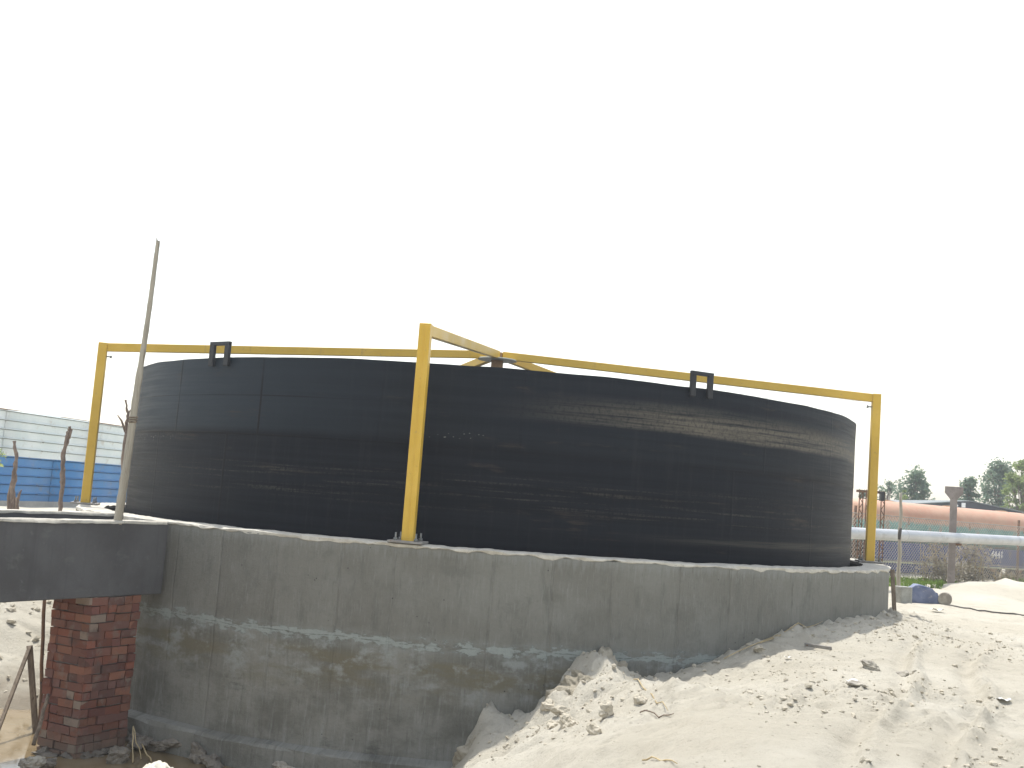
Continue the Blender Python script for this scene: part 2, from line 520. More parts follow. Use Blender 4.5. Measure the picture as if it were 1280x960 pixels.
M_white = simple("white_sheet", (0.60, 0.67, 0.67), (0.68, 0.73, 0.73), 0.9, 0.45, c3=(0.50, 0.50, 0.46))
M_blue = simple("blue_sheet", (0.012, 0.155, 0.40), (0.022, 0.19, 0.45), 0.9, 0.42, c3=(0.09, 0.17, 0.30))
M_plinth = simple("plinth_concrete", (0.30, 0.29, 0.27), (0.40, 0.385, 0.35), 1.5, 0.9, bump=0.3)
M_pipe = simple("galvanised_pipe", (0.42, 0.43, 0.45), (0.52, 0.53, 0.54), 0.8, 0.38, 0.35, stretch=(0.4, 3, 3), c3=(0.36, 0.36, 0.36))
M_tpost = simple("precast_concrete", (0.20, 0.17, 0.155), (0.28, 0.245, 0.225), 3, 0.9, bump=0.3, c3=(0.14, 0.12, 0.11))
M_blk = simple("block_concrete", (0.25, 0.25, 0.225), (0.36, 0.36, 0.33), 6, 0.9, bump=0.5)
M_stone = simple("stone", (0.26, 0.235, 0.20), (0.40, 0.37, 0.31), 6, 0.9, bump=0.6, bd=0.02)
M_clod = simple("dry_clod", (0.42, 0.38, 0.30), (0.52, 0.47, 0.38), 5, 0.95, bump=0.8, bd=0.03, c3=(0.27, 0.23, 0.17))
n = NT("caked_sand", 0.95, spec=0.15)
P = n.co('Object')
f1 = n.noise(P, 3.5, 8, 0.7); f2 = n.noise(P, 22, 6, 0.75)
c = n.mix(n.step(f1, 0.35, 0.65), (0.36, 0.32, 0.245), (0.48, 0.435, 0.35))
c = n.mix(n.step(f2, 0.53, 0.68, 0, 0.7), c, (0.22, 0.19, 0.14))
n.color(c)
b1 = n.bump(f1, 0.8, 0.06)
n.bump(f2, 1.0, 0.03, b1)
M_lump = n.m
M_mudrock = simple("mud_lump", (0.12, 0.105, 0.085), (0.22, 0.195, 0.16), 5, 0.8, bump=0.7, bd=0.02)
M_paper = simple("paper_scrap", (0.70, 0.69, 0.65), (0.78, 0.77, 0.74), 5, 0.8)
M_cloth = simple("dirty_sack", (0.62, 0.58, 0.48), (0.75, 0.72, 0.63), 6, 0.85, bump=0.5, bd=0.02)
M_bsack = simple("blue_plastic", (0.12, 0.15, 0.25), (0.18, 0.21, 0.32), 5, 0.55, c3=(0.3, 0.31, 0.36), bump=0.3)
M_wire = simple("galvanised_wire", (0.30, 0.28, 0.25), (0.40, 0.37, 0.33), 4, 0.6, 0.3)
M_cable = simple("dark_cable", (0.05, 0.045, 0.04), (0.09, 0.08, 0.07), 4, 0.7)
M_pl = simple("power_line_wire", (0.30, 0.30, 0.30), (0.36, 0.36, 0.36), 1, 0.7)
M_twig = simple("straw_twig", (0.36, 0.28, 0.15), (0.50, 0.40, 0.24), 5, 0.85)
M_shed = simple("dark_sheeting", (0.035, 0.042, 0.055), (0.055, 0.062, 0.078), 0.7, 0.6)
M_roof = simple("shed_roof_sheet", (0.15, 0.17, 0.18), (0.20, 0.22, 0.22), 1.0, 0.6)
M_cream = simple("cream_plaster", (0.62, 0.55, 0.47), (0.70, 0.64, 0.56), 0.8, 0.85)
M_sign = simple("white_board", (0.74, 0.76, 0.78), (0.80, 0.81, 0.82), 2, 0.6)
M_dark = simple("black_rubber", (0.018, 0.018, 0.018), (0.035, 0.034, 0.032), 5, 0.85)
M_tblue = simple("truck_blue", (0.008, 0.03, 0.15), (0.014, 0.045, 0.18), 1.2, 0.5, c3=(0.085, 0.08, 0.085))
M_rail = simple("pale_rail", (0.40, 0.42, 0.28), (0.50, 0.50, 0.36), 1.5, 0.6)
M_letter = simple("white_lettering", (0.72, 0.73, 0.74), (0.78, 0.78, 0.78), 3, 0.6)
M_drum = simple("white_plastic", (0.66, 0.70, 0.70), (0.74, 0.76, 0.76), 3, 0.5)
M_mud = None

# rusty orange tanker barrel with a teal band (object z splits it)
n = NT("tanker_paint", 0.6, spec=0.4)
P = n.co('Object')
z = n.sep(P)[2]
f1 = n.noise(P, 1.3, 7, 0.65)
f2 = n.noise(P, 6.0, 6, 0.7)
c = n.mix(n.step(f1, 0.35, 0.65), (0.48, 0.26, 0.175), (0.52, 0.32, 0.225))
c = n.mix(n.step(f2, 0.53, 0.68, 0, 0.7), c, (0.42, 0.32, 0.22))
te = n.step(n.math('ADD', z, n.math('MULTIPLY', f2, 0.22)), 0.12, 0.26, 1, 0)
c = n.mix(te, c, n.mix(n.step(f1, 0.4, 0.6), (0.09, 0.27, 0.25), (0.16, 0.36, 0.34)))
c = n.mix(n.math('MULTIPLY', te, n.step(n.noise(P, 2.6, 5, 0.6), 0.54, 0.66)), c, (0.27, 0.24, 0.19))
n.color(c)
M_tanker = n.m

# brick: one mesh, tone from a per-brick colour attribute
n = NT("brick", 0.9, spec=0.2)
at_ = n.t.nodes.new("ShaderNodeAttribute"); at_.attribute_name = "tone"
P = n.co('Object')
g = n.noise(P, 16, 6, 0.7)
c = n.mix(n.step(g, 0.55, 0.75, 0, 0.5), at_.outputs['Color'], (0.12, 0.085, 0.075))
c = n.mix(n.step(n.noise(P, 5, 6, 0.65), 0.52, 0.66, 0, 0.55), c, (0.21, 0.165, 0.14))
c = n.mix(n.step(n.noise(n.co('Object', (1, 1, 1), (4, 4, 4)), 3, 6, 0.65), 0.52, 0.68, 0, 0.6), c, (0.10, 0.07, 0.062))
c = n.mix(n.step(n.sep(P)[2], -2.95, -2.45, 0.75, 0), c, (0.17, 0.14, 0.11))
n.color(c)
n.bump(g, 0.5, 0.012)
M_brick = n.m
M_mortar = simple("dark_mortar", (0.10, 0.085, 0.075), (0.17, 0.15, 0.135), 6, 0.95, bump=0.5)

# water
n = NT("muddy_water", 0.06, spec=0.5)
P = n.co('Object')
c = n.mix(n.step(n.noise(P, 0.8, 5, 0.6), 0.4, 0.62), (0.20, 0.15, 0.085), (0.26, 0.20, 0.125))
n.color(c)
n.bump(n.noise(P, 3.0, 3, 0.5), 0.06, 0.02)
M_water = n.m

# leaves
def leafmat(name, a, b, c2):
    n = NT(name, 0.6, spec=0.3)
    P = n.co('Object')
    c = n.mix(n.step(n.noise(P, 0.9, 4, 0.6), 0.38, 0.62), a, b)
    c = n.mix(n.step(n.noise(P, 7, 3, 0.6), 0.5, 0.66, 0, 0.8), c, c2)
    n.color(c)
    tr = n.t.nodes.new("ShaderNodeBsdfTranslucent")
    n.lk(c, tr.inputs['Color'])
    mx = n.t.nodes.new("ShaderNodeMixShader")
    mx.inputs[0].default_value = 0.55
    out = n.t.nodes['Material Output']
    n.lk(n.b.outputs[0], mx.inputs[1]); n.lk(tr.outputs[0], mx.inputs[2])
    n.lk(mx.outputs[0], out.inputs['Surface'])
    return n.m


M_leafA = leafmat("leaf_blue_green", (0.124, 0.198, 0.151), (0.179, 0.255, 0.181), (0.274, 0.302, 0.165))
M_leafB = leafmat("leaf_bright_green", (0.205, 0.279, 0.096), (0.274, 0.348, 0.125), (0.354, 0.371, 0.165))
M_grass = leafmat("grass_green", (0.10, 0.17, 0.03), (0.14, 0.22, 0.045), (0.20, 0.22, 0.08))
M_dry = leafmat("dry_creeper", (0.30, 0.27, 0.215), (0.38, 0.35, 0.29), (0.24, 0.20, 0.15))

# ------------------------------------------------------------------ terrain
ANG = np.radians([-180, -150, -130, -122, -110, -100, -93, -90.7, -89.1, -86, -82.3, -79, -76, -73.3, -67.9, -60.9, -52.4, -42.3, -19.9, 0, 40, 180])
ZC = np.array([-2.6, -2.85, -2.95, -2.98, -3.02, -3.0, -2.85, -2.6, -2.22, -2.03, -1.72, -1.42, -1.5, -1.5, -1.34, -1.03, -0.82, -0.70, -0.77, -0.85, -0.92, -2.6])
EDGE = np.array([(1.75, -5.0), (1.75, -7.2), (1.75, -10.0), (1.6, -12.5), (0.9, -15), (-0.9, -17.2), (-3.5, -19.2), (-8, -21), (-40, -24)])
FLOOR = -3.12


TRACKS = ((3.72, 0.46, 0), (3.02, 0.44, 0), (5.0, 0.5, 0))


def edge_dist(x, y):
    """signed distance to the top of the pit bank, positive on the pit side"""
    best = np.full(x.shape, 1e9); sg = np.ones(x.shape)
    for (x0, y0), (x1, y1) in zip(EDGE[:-1], EDGE[1:]):
        dx, dy = x1 - x0, y1 - y0
        t = np.clip(((x - x0) * dx + (y - y0) * dy) / (dx * dx + dy * dy), 0, 1)
        d = np.hypot(x - x0 - t * dx, y - y0 - t * dy)
        cr = dx * (y - y0) - dy * (x - x0)           # <0: right hand of travel = pit
        better = d < best
        best = np.where(better, d, best); sg = np.where(better, np.where(cr < 0, 1.0, -1.0), sg)
    return best * sg


def height(x, y):
    x = np.asarray(x, float); y = np.asarray(y, float)
    r = np.hypot(x, y); th = np.arctan2(y, x)
    nz = fbm(x * 0.55, y * 0.55, 3, 5)
    nf = fbm(x * 2.4, y * 2.4, 11, 5, 0.55)
    bank = -0.95 + 0.085 * nz + 0.028 * nf
    bank = bank + 0.10 * np.exp(-((x - 6.0) ** 2 + (y + 5.5) ** 2) / 4.0)
    # sand heap beyond the wall on the right, and wheel ridges
    bank = bank + 0.42 * np.exp(-(((x - 15.0) / 3.2) ** 2 + ((y - 9.0) / 1.6) ** 2)) * (1 + 0.25 * nf)
    for x0_, sl_, d_ in TRACKS:
        q_ = x - (x0_ + sl_ * (y + 12.5)) + 0.10 * np.sin(y * 1.1 + x0_)
        g_ = (y < -4) * (y > -18) * sstep(-4, -7, y)
        bank = bank + g_ * (0.075 * np.exp(-((q_ - 0.16) / 0.07) ** 2) * (0.4 + 1.6 * np.clip(nf + 0.3, 0, 1)) - 0.055 * np.exp(-(q_ / 0.12) ** 2))
    # pit
    ed = edge_dist(x, y) + 0.45 * fbm(x * 0.9, y * 0.9, 31, 4) + 0.12 * nf
    prof = np.interp(ed, [-0.6, 0.0, 0.5, 1.3, 2.4, 3.2, 4.2], [0.0, 0.10, 0.38, 1.0, 1.75, 2.1, 2.3])
    # far bank of the pit, on the left beyond the pillar
    inpit_far = sstep(0, 1, (y - (-6.0 + 0.12 * (x + 6.5))) / 8.0 + 0.06 * nz)
    lim = np.where(x < 0, 2.3 * (1 - inpit_far), 2.3)
    leftb = sstep(-13.5, -8.5, x + 0.5 * nz)
    lim = np.minimum(lim, 2.3 * leftb)
    floor = -0.95 - np.minimum(prof, lim)
    wl = sstep(0.25, 0.8, (prof > 0.01) * (1 - inpit_far))
    h = np.where(x < 1.9, np.where(prof > 0, floor + 0.05 * nz + 0.03 * nf, bank), bank)
    h = np.where(prof <= 0, bank, bank - np.minimum(prof, lim) + 0.04 * nf * (prof < 2.0))
    # crumbly left far bank
    clump = np.clip(fbm(x * 1.5, y * 1.5, 77, 4, 0.6), -0.2, 1)
    h = h + np.where((x < -5) & (y > -6.5), 0.34 * clump * inpit_far ** 0.3, 0)
    # meet the tank wall at the contact line
    zc = np.interp(th, ANG, ZC) + 0.05 * nf
    k = 1 - sstep(0.0, 1.35, r - RW)
    k = np.where((th > R(-95)) & (th < R(20)), k, k * 0.35)
    h = h * (1 - k) + zc * k
    near = (th > R(-97)) & (th < R(-15))
    lim2 = zc + 0.125 * (r - RW) + 0.05 * nz + 0.03 * nf
    h = np.where(near, np.minimum(h, lim2), h)
    # the crumbled heap that leans on the wall
    dx, dy = x - 1.45, y + 7.02
    heap = np.exp(-((dx / 0.50) ** 2 + (dy / 0.62) ** 2) ** 1.25)
    h = h + heap * (0.20 + 0.25 * fbm(x * 2.4, y * 2.4, 41, 4, 0.5))
    dx, dy = x - 1.22, y + 8.05
    heap = np.exp(-((dx / 0.48) ** 2 + (dy / 0.42) ** 2) ** 1.6)
    h = h + heap * (0.16 + 0.25 * fbm(x * 2.6, y * 2.6, 47, 4, 0.5))
    dx, dy = x - 0.18, y + 7.25
    h = h + np.exp(-((dx / 0.26) ** 2 + (dy / 0.3) ** 2)) * (0.30 + 0.15 * fbm(x * 3, y * 3, 53, 3, 0.5))
    # rubble texture along the foot of the wall and in patches
    pat = np.clip(fbm(x * 0.45, y * 0.45, 61, 3) * 2.2 + 0.1, 0, 1)
    foot = np.exp(-np.clip(r - RW, 0, 9) / 0.7) * (th > R(-100)) * (th < R(0))
    lump = np.clip(fbm(x * 5.5, y * 5.5, 67, 5, 0.65) - 0.02, 0, 1)
    hp = np.exp(-(((x - 1.2) / 1.0) ** 2 + ((y + 8.0) / 1.2) ** 2))
    h = h + hp * 0.11 * fbm(x * 5.5, y * 5.5, 71, 5, 0.65) - hp * 0.26 * np.clip(fbm(x * 3.1, y * 3.1, 73, 3) - 0.12, 0, 1)
    h = h + (pat * 0.075 + foot * 0.10 + 0.01) * lump * (r > RW - 0.1)
    nearcam = np.exp(-np.clip(np.hypot(x - 3.5, y + 8.5) - 6.5, 0, 99) / 3.0)
    mic = fbm(x * 7.0, y * 7.0, 83, 3, 0.6)
    pm = np.clip(0.5 + 1.6 * fbm(x * 0.8, y * 0.8, 85, 3), 0.15, 1.3)
    h = h + nearcam * pm * (0.020 * mic + 0.030 * np.clip(fbm(x * 4.2, y * 4.2, 87, 4, 0.6) - 0.1, 0, 1)) * (r > RW - 0.1)
    # faint foot and wheel scuffs
    h = h + nearcam * 0.022 * np.sin((x * 0.9 + y * 0.5) * 9.0 + 5 * fbm(x * 0.6, y * 0.6, 89, 3)) * np.clip(fbm(x * 0.5, y * 0.5, 93, 2) * 2, 0, 1)
    h = np.where(r < RW - 0.12, -3.45, h)
    far = np.hypot(x, y + 5)
    h = np.where(far > 45, h * (1 - sstep(45, 90, far)) + -0.95 * sstep(45, 90, far), h)
    return h


def axis(lo, d0, d1, hi, fine, growth=1.13, limit=3000):
    mid = list(np.arange(d0, d1 + 1e-6, fine))
    out = []; s = fine; p = d1
    while p < limit:
        s *= growth; p += s; out.append(p)
    pre = []; s = fine; p = d0
    while p > -limit:
        s *= growth; p -= s; pre.append(p)
    return np.array(pre[::-1] + mid + out)


xs = axis(0, -1.2, 8.4, 0, 0.042, 1.055)
ys = axis(0, -15.2, -1.5, 0, 0.046, 1.055)
X, Y = np.meshgrid(xs, ys, indexing='ij')
Z = height(X, Y)
me = bpy.data.meshes.new("ground")
nx, ny = X.shape
verts = np.stack([X, Y, Z], -1).reshape(-1, 3)
i, j = np.meshgrid(np.arange(nx - 1), np.arange(ny - 1), indexing='ij')
a = (i * ny + j).ravel()
faces = np.stack([a, a + ny, a + ny + 1, a + 1], -1)
me.vertices.add(len(verts)); me.vertices.foreach_set("co", verts.astype(np.float32).ravel())
me.loops.add(faces.size); me.loops.foreach_set("vertex_index", faces.astype(np.int32).ravel())
me.polygons.add(len(faces))
me.polygons.foreach_set("loop_start", np.arange(0, faces.size, 4, dtype=np.int32))
me.polygons.foreach_set("loop_total", np.full(len(faces), 4, dtype=np.int32))
me.update(); me.validate()
g = newobj("ground", me, M_sand, smooth=True)
tag(g, "pale dry sand bank falling into a muddy pit beside the round tank", kind='structure')


def gz(x, y):
    return float(height(np.array([x]), np.array([y]))[0])


WZ = -2.93
mb = MB()
mb.grid(2, 2, lambda i, j: (-16 + 20 * i, -20 + 20 * j, WZ))
w = mb.build("water", M_water)
tag(w, "shallow brown muddy water in the bottom of the pit", kind='structure')

hz = bpy.data.materials.new("haze_air")
hz.use_nodes = True
hz.node_tree.nodes.clear()
hv = hz.node_tree.nodes.new("ShaderNodeVolumePrincipled")
hv.inputs['Color'].default_value = (0.93, 0.96, 1.0, 1)
hv.inputs['Density'].default_value = 0.0014
hv.inputs['Anisotropy'].default_value = 0.35
ho = hz.node_tree.nodes.new("ShaderNodeOutputMaterial")
hz.node_tree.links.new(hv.outputs[0], ho.inputs['Volume'])
mb = MB().box((10, 40, 9.5), (240, 160, 32))
hb_ = mb.build("haze", hz)
tag(hb_, "thin pale summer haze over the whole site", kind='stuff')

# ------------------------------------------------------------------ concrete tank
ct = empty("concrete_tank", (0, 0, -2.95), "round grey concrete tank wall with streaked stains, holding the black steel drum", "concrete tank")


def ring_part(name, prof, mat, parent, n=360, noise=None):
    """prof: list of (r, z); closed profile revolved round z, uv in metres"""
    mb = MB()
    k = len(prof)

    def fn(i, j):
        th = 2 * math.pi * (i % n) / n - math.pi
        r, zz = prof[j % k]
        if noise:
            dr, dz = noise(th, j % k)
            r += dr; zz += dz
        return (r * math.cos(th), r * math.sin(th), zz)
    vs = [[mb.bm.verts.new(fn(i, j)) for j in range(k)] for i in range(n)]
    ul = mb.bm.loops.layers.uv.verify()
    for i in range(n):
        for j in range(k):
            q = [(i, j), (i + 1, j), (i + 1, j + 1), (i, j + 1)]
            f = mb.bm.faces.new([vs[a % n][b % k] for a, b in q])
            for lp, (a, b) in zip(f.loops, q):
                th = 2 * math.pi * a / n - math.pi
                lp[ul].uv = (th * RW, prof[b % k][1])
    o = mb.build(name, mat)
    return keep(o, parent)


N1 = lambda th, s, f: float(fbm(np.array([th * f]), np.array([s * 3.1]), 5, 4)[0])
ring_part("wall", [(RI, -0.03), (RW, -0.03), (RW, -0.4), (RW, -0.8), (RW, -1.2), (RW, -2.0), (RW, -3.4), (RI, -3.4)], M_wall, ct,
          noise=lambda th, j: ((0.018 * N1(th, 1, 5) if 1 <= j <= 6 else 0), 0))
ring_part("coping", [(RI - 0.012, 0.0), (RW - 0.03, 0.004), (RW + 0.008, -0.006), (RW + 0.014, -0.032), (RW + 0.006, -0.042), (RI - 0.012, -0.05)], M_coping, ct, n=900,
          noise=lambda th, j: ((0.022 * N1(th, j, 40) if 2 <= j <= 3 else 0.006 * N1(th, j, 30)), (0.03 * N1(th, 9, 26) + 0.025 * N1(th, 4, 70) if 3 <= j <= 4 else 0.014 * N1(th, 2, 16) + 0.010 * N1(th, 3, 60)) if j != 5 else 0))
ring_part("footing", [(RW - 0.05, -2.56), (RW + 0.13, -2.60), (RW + 0.16, -2.63), (RW + 0.17, -3.4), (RW - 0.05, -3.4)], M_wall, ct,
          noise=lambda th, j: (0.03 * N1(th, j, 14) if j else 0, 0.03 * N1(th, j, 12) if 0 < j < 3 else 0))

# ------------------------------------------------------------------ black drum
TX = 0.062
dt = empty("gas_holder_drum", (TX, 0, -0.6), "large black bitumen painted steel drum floating inside the concrete tank", "steel tank")
mb = MB()
NS = 480
zl = [-0.9, -0.3, 0.2, 0.7, 1.2, 1.27, 1.283, 1.7, 2.1, ZT]


def drum(i, j):
    th = 2 * math.pi * i / NS - math.pi
    zz = zl[j]
    r = RTK + 0.012 * N1(th, zz * 0.7, 4) + (0.004 if zz > 1.28 else 0)
    return (TX + r * math.cos(th), r * math.sin(th), zz + (0.012 * N1(th, 1, 9) if j == len(zl) - 1 else 0))


mb.grid(NS + 1, len(zl), drum, lambda i, j: ((2 * math.pi * i / NS - math.pi) * RTK, zl[j]))
bmesh.ops.remove_doubles(mb.bm, verts=mb.bm.verts, dist=1e-5)
o = mb.build("shell", M_tank); keep(o, dt)
o.data.polygons.foreach_set("use_smooth", [True] * len(o.data.polygons))
mb = MB()
mb.grid(97, 6, lambda i, j: (TX + (RTK - 0.02) * j / 5 * math.cos(2 * math.pi * i / 96), (RTK - 0.02) * j / 5 * math.sin(2 * math.pi * i / 96), ZT - 0.06 + 0.28 * (1 - (j / 5) ** 2)))
bmesh.ops.remove_doubles(mb.bm, verts=mb.bm.verts, dist=1e-4)
keep(mb.build("roof", M_black), dt)


def lug(thdeg, wd):
    th = R(thdeg)
    mb = MB()
    er = Vector((math.cos(th), math.sin(th), 0)); et = Vector((-er.y, er.x, 0))
    base = Vector((TX, 0, 0)) + er * (RTK + 0.045)
    rot = Matrix((et, er, Vector((0, 0, 1)))).transposed()
    for s in (-1, 1):
        mb.box(base + et * s * wd * 0.385 + Vector((0, 0, ZT + 0.035)), (wd * 0.23, 0.05, 0.33), rot, 0.006)
    mb.box(base + Vector((0, 0, ZT + 0.196)), (wd, 0.056, 0.055), rot, 0.006)
    keep(mb.build("lifting_lug", M_black), dt)


# ------------------------------------------------------------------ yellow guide frame
HUB = Vector((-0.03, -0.10, 3.34))
fr = empty("guide_frame", (0, 0, 0), "yellow steel portal frame of posts and beams meeting over the black drum", "steel frame")


def post(thdeg, r, h, show=True):
    th = R(thdeg)
    er = Vector((math.cos(th), math.sin(th), 0)); et = Vector((-er.y, er.x, 0))
    rot = Matrix((er, et, Vector((0, 0, 1)))).transposed()
    b = er * r + Vector((0, 0, 0.035))
    mb = MB()
    pw = 0.15
    mb.box(b + Vector((0, 0, h / 2 - 0.02)), (pw, pw, h), rot, 0.008)
    # welding lip between the two channels of the post
    for s in (-1, 1):
        mb.box(b + er * s * (pw / 2 + 0.002) + Vector((0, 0, h / 2 - 0.02)), (0.006, 0.012, h - 0.03), rot)
    p = keep(mb.build("post", M_yel), fr)
    bp = MB()
    bp.box(b + Vector((0, 0, -0.012)), (0.44, 0.44, 0.028), rot, 0.004)
    o = bp.build("base_plate", M_plate); o.parent = p
    for i in (-1, 1):
        for j in (-1, 1):
            bb = MB()
            c0 = b + er * i * 0.15 + et * j * 0.13
            bb.tube([c0, c0 + Vector((0, 0, 0.10))], 0.012, 8)
            bb.tube([c0, c0 + Vector((0, 0, 0.035))], 0.026, 6)
            o = bb.build("bolt", M_bolt); o.parent = p
    st = MB()                                        # stop pin under the beam
    c0 = b - er * (pw / 2) + Vector((0, 0, h - 0.26))
    st.bar(c0, c0 - er * 0.075, 0.022, 0.022)
    st.bar(c0 - er * 0.075 + Vector((0, 0, -0.025)), c0 - er * 0.075 + Vector((0, 0, 0.025)), 0.025, 0.025)
    o = st.build("stop_pin", M_bolt); o.parent = p
    return er, b + Vector((0, 0, h - 0.03))


def beam(er, top, r):
    mb = MB()
    w_, h_ = 0.11, 0.145
    s = top - er * 0.069 + Vector((0, 0, -h_ / 2 + 0.005))
    hd = Vector((HUB.x, HUB.y, 0))
    e = HUB + er * 0.10 + Vector((0, 0, 0.0))
    mb.bar(s, e, w_, h_, bevel=0.006)
    keep(mb.build("beam", M_yel), fr)


for thd, r_, h_ in ((-97.9, 7.03, 2.79), (-167.9, 7.13, 2.83), (-8.2, 6.99, 3.04), (118.0, 7.0, 2.62), (46.0, 7.0, 2.62)):
    er, tp = post(thd, r_, h_)
    beam(er, tp, r_)
mb = MB()
mb.tube([(HUB.x, HUB.y, HUB.z - 0.10), (HUB.x, HUB.y, HUB.z - 0.075)], 0.37, 40)
keep(mb.build("hub_plate", M_hubplate), fr)
mb = MB()
mb.tube([(HUB.x, HUB.y, ZT + 0.16), (HUB.x, HUB.y, HUB.z - 0.101)], 0.115, 20)
mb.box((HUB.x, HUB.y, HUB.z - 0.01), (0.16, 0.16, 0.13), None, 0.006)
keep(mb.build("guide_pipe", M_hub), fr)
lug(-128.6, 0.44)
lug(-65.2, 0.37)

# ------------------------------------------------------------------ inlet channel + brick pillar
near0 = Vector((-4.25, -5.81, 0)); near1 = Vector((-5.54, -8.21, 0))
cdv = (near1 - near0).normalized(); cnv = Vector((-cdv.y, cdv.x, 0))
if cnv.x > 0: cnv = -cnv                          # from visible face to the far side
CW, CHT, CT = 1.10, 0.95, 0.13
rotc = Matrix((cdv, cnv, Vector((0, 0, 1)))).transposed()
L0, L1 = 0.06, 7.2
mid = near0 + cdv * (L1 - L0) / 2 + cdv * L0
ch = empty("inlet_channel", near0 + Vector((0, 0, -0.95)), "dark plastered concrete channel resting on the brick pillar and joining the round wall", "concrete channel")
mb = MB()
mb.box(mid + cnv * (CT / 2) + Vector((0, 0, -CHT / 2 - 0.015)), (L1 - L0, CT, CHT), rotc, 0.012, 2)
mb.box(mid + cnv * (CW - CT / 2) + Vector((0, 0, -CHT / 2 + 0.03)), (L1 - L0 + 0.25, CT, CHT), rotc, 0.012, 2)
mb.box(mid + cnv * (CW / 2) + Vector((0, 0, -CHT + 0.05)), (L1 - L0, CW - 2 * CT - 0.002, 0.13), rotc)
keep(mb.build("trough", M_duct), ch)


def lip(off, zz, l0, l1, w_, seed):
    mb = MB()
    K = 90

    def fn(i, j):
        t = l0 + (l1 - l0) * i / (K - 1)
        e = 0.018 * float(fbm(np.array([t * 4.0]), np.array([j * 2.0 + seed]), seed, 4)[0])
        prof = [(-0.012, -0.03), (-0.010, 0.008), (w_ + 0.010, 0.010), (w_ + 0.012, -0.03)]
        o_, z_ = prof[j]
        return near0 + cdv * t + cnv * (off + o_ + e) + Vector((0, 0, zz + z_ + (e if j in (0, 3) else 0.5 * e)))
    mb.grid(K, 4, fn)
    keep(mb.build("mortar_lip", M_coping), ch)


lip(0.0, -0.011, 0.1, 6.5, CT, 3)
lip(CW - CT, 0.034, 0.1, 6.5, CT, 8)

# pillar of single bricks round a mortar core
pc = Vector((-4.68, -7.46, 0))
face_d = -cdv                                      # along the channel, away from the camera
left_d = cnv
# put the near corner under the visible face of the channel
tpar = (pc - near0).dot(cdv)
pc = near0 + cdv * (tpar - 0.42)
PA, PB = 0.80, 0.68
ztop, zbot = -CHT - 0.017, -3.2
pl = empty("brick_pillar", (pc.x, pc.y, zbot), "rough red brick pillar with toothed corners standing in mud under the channel", "pillar")
core = MB()
pcen = pc + face_d * PA / 2 + left_d * PB / 2
core.box(pcen + Vector((0, 0, (ztop + zbot) / 2)), (PA - 0.05, PB - 0.05, ztop - zbot), Matrix((face_d, left_d, Vector((0, 0, 1)))).transposed())
keep(core.build("mortar_core", M_mortar), pl)
bm = bmesh.new()
tone = bm.loops.layers.float_color.new("tone")
rb = random.Random(12)
course = 0.106
nc = int((ztop - zbot) / course)
TONES = [(0.202, 0.082, 0.059), (0.222, 0.086, 0.059), (0.176, 0.077, 0.063), (0.202, 0.095, 0.072), (0.162, 0.084, 0.070), (0.243, 0.112, 0.076)]
for k in range(nc):
    zc_ = ztop - (k + 0.5) * course
    for side in range(4):
        Ls = PA if side % 2 == 0 else PB
        p = -(0.0 if k % 2 == 0 else 0.13)
        while p < Ls - 0.02:
            bl_ = 0.25 if rb.random() < 0.72 else 0.125
            s0, s1 = max(p, 0.0), min(p + bl_, Ls)
            p += bl_ + 0.014
            if s1 - s0 < 0.05: continue
            jit = rb.gauss(0, 0.007)
            if rb.random() < 0.10: jit += rb.uniform(0.01, 0.03)
            dep = 0.11
            if side == 0: o0 = pc + face_d * ((s0 + s1) / 2) + left_d * (dep / 2 - jit - 0.012); dx_, dy_ = face_d, left_d
            elif side == 1: o0 = pc + left_d * ((s0 + s1) / 2) + face_d * (dep / 2 - jit - 0.008); dx_, dy_ = left_d, face_d
            elif side == 2: o0 = pc + left_d * (PB - dep / 2) + face_d * ((s0 + s1) / 2); dx_, dy_ = face_d, left_d
            else: o0 = pc + face_d * (PA - dep / 2 + jit) + left_d * ((s0 + s1) / 2); dx_, dy_ = left_d, face_d
            rot = Matrix((dx_, dy_, Vector((0, 0, 1)))).transposed() @ Matrix.Rotation(rb.gauss(0, 0.02), 3, 'Z') @ Matrix.Rotation(rb.gauss(0, 0.012), 3, 'Y')
            mt = Matrix.Translation(o0 + Vector((0, 0, zc_ + rb.gauss(0, 0.004)))) @ rot.to_4x4() @ Matrix.Diagonal((s1 - s0, dep, course - rb.uniform(0.006, 0.016), 1))
            r_ = bmesh.ops.create_cube(bm, size=1.0, matrix=mt)
            t_ = rb.choice(TONES)
            f_ = rb.uniform(0.75, 1.15)
            t_ = tuple(c_ * f_ for c_ in t_)
            if rb.random() < 0.03 or (side < 2 and s0 < 0.02 and rb.random() < 0.2):
                t_ = (0.26, 0.20, 0.16)             # cement-smeared
            for v_ in r_['verts']:
                v_.co += Vector((rb.gauss(0, 0.0035), rb.gauss(0, 0.0035), rb.gauss(0, 0.0035)))
            for f in {f for v_ in r_['verts'] for f in v_.link_faces}:
                for lp in f.loops:
                    lp[tone] = (*t_, 1)
me = bpy.data.meshes.new("brickwork")
bm.to_mesh(me); bm.free()
keep(newobj("brickwork", me, M_brick), pl)
mb = MB()
for k in range(12):
    a_ = rb.uniform(0, 1)
    side = rb.random() < 0.6
    p = pc + (face_d * a_ * PA - left_d * rb.uniform(0.0, 0.06) if side else left_d * a_ * PB - face_d * rb.uniform(0, 0.06))
    mb.rock(p + Vector((0, 0, WZ - 0.02)), (rb.uniform(0.07, 0.13), rb.uniform(0.06, 0.1), rb.uniform(0.02, 0.06)), k + 300, 3, 0.7)
keep(mb.build("mortar_footing", M_mudrock), pl)

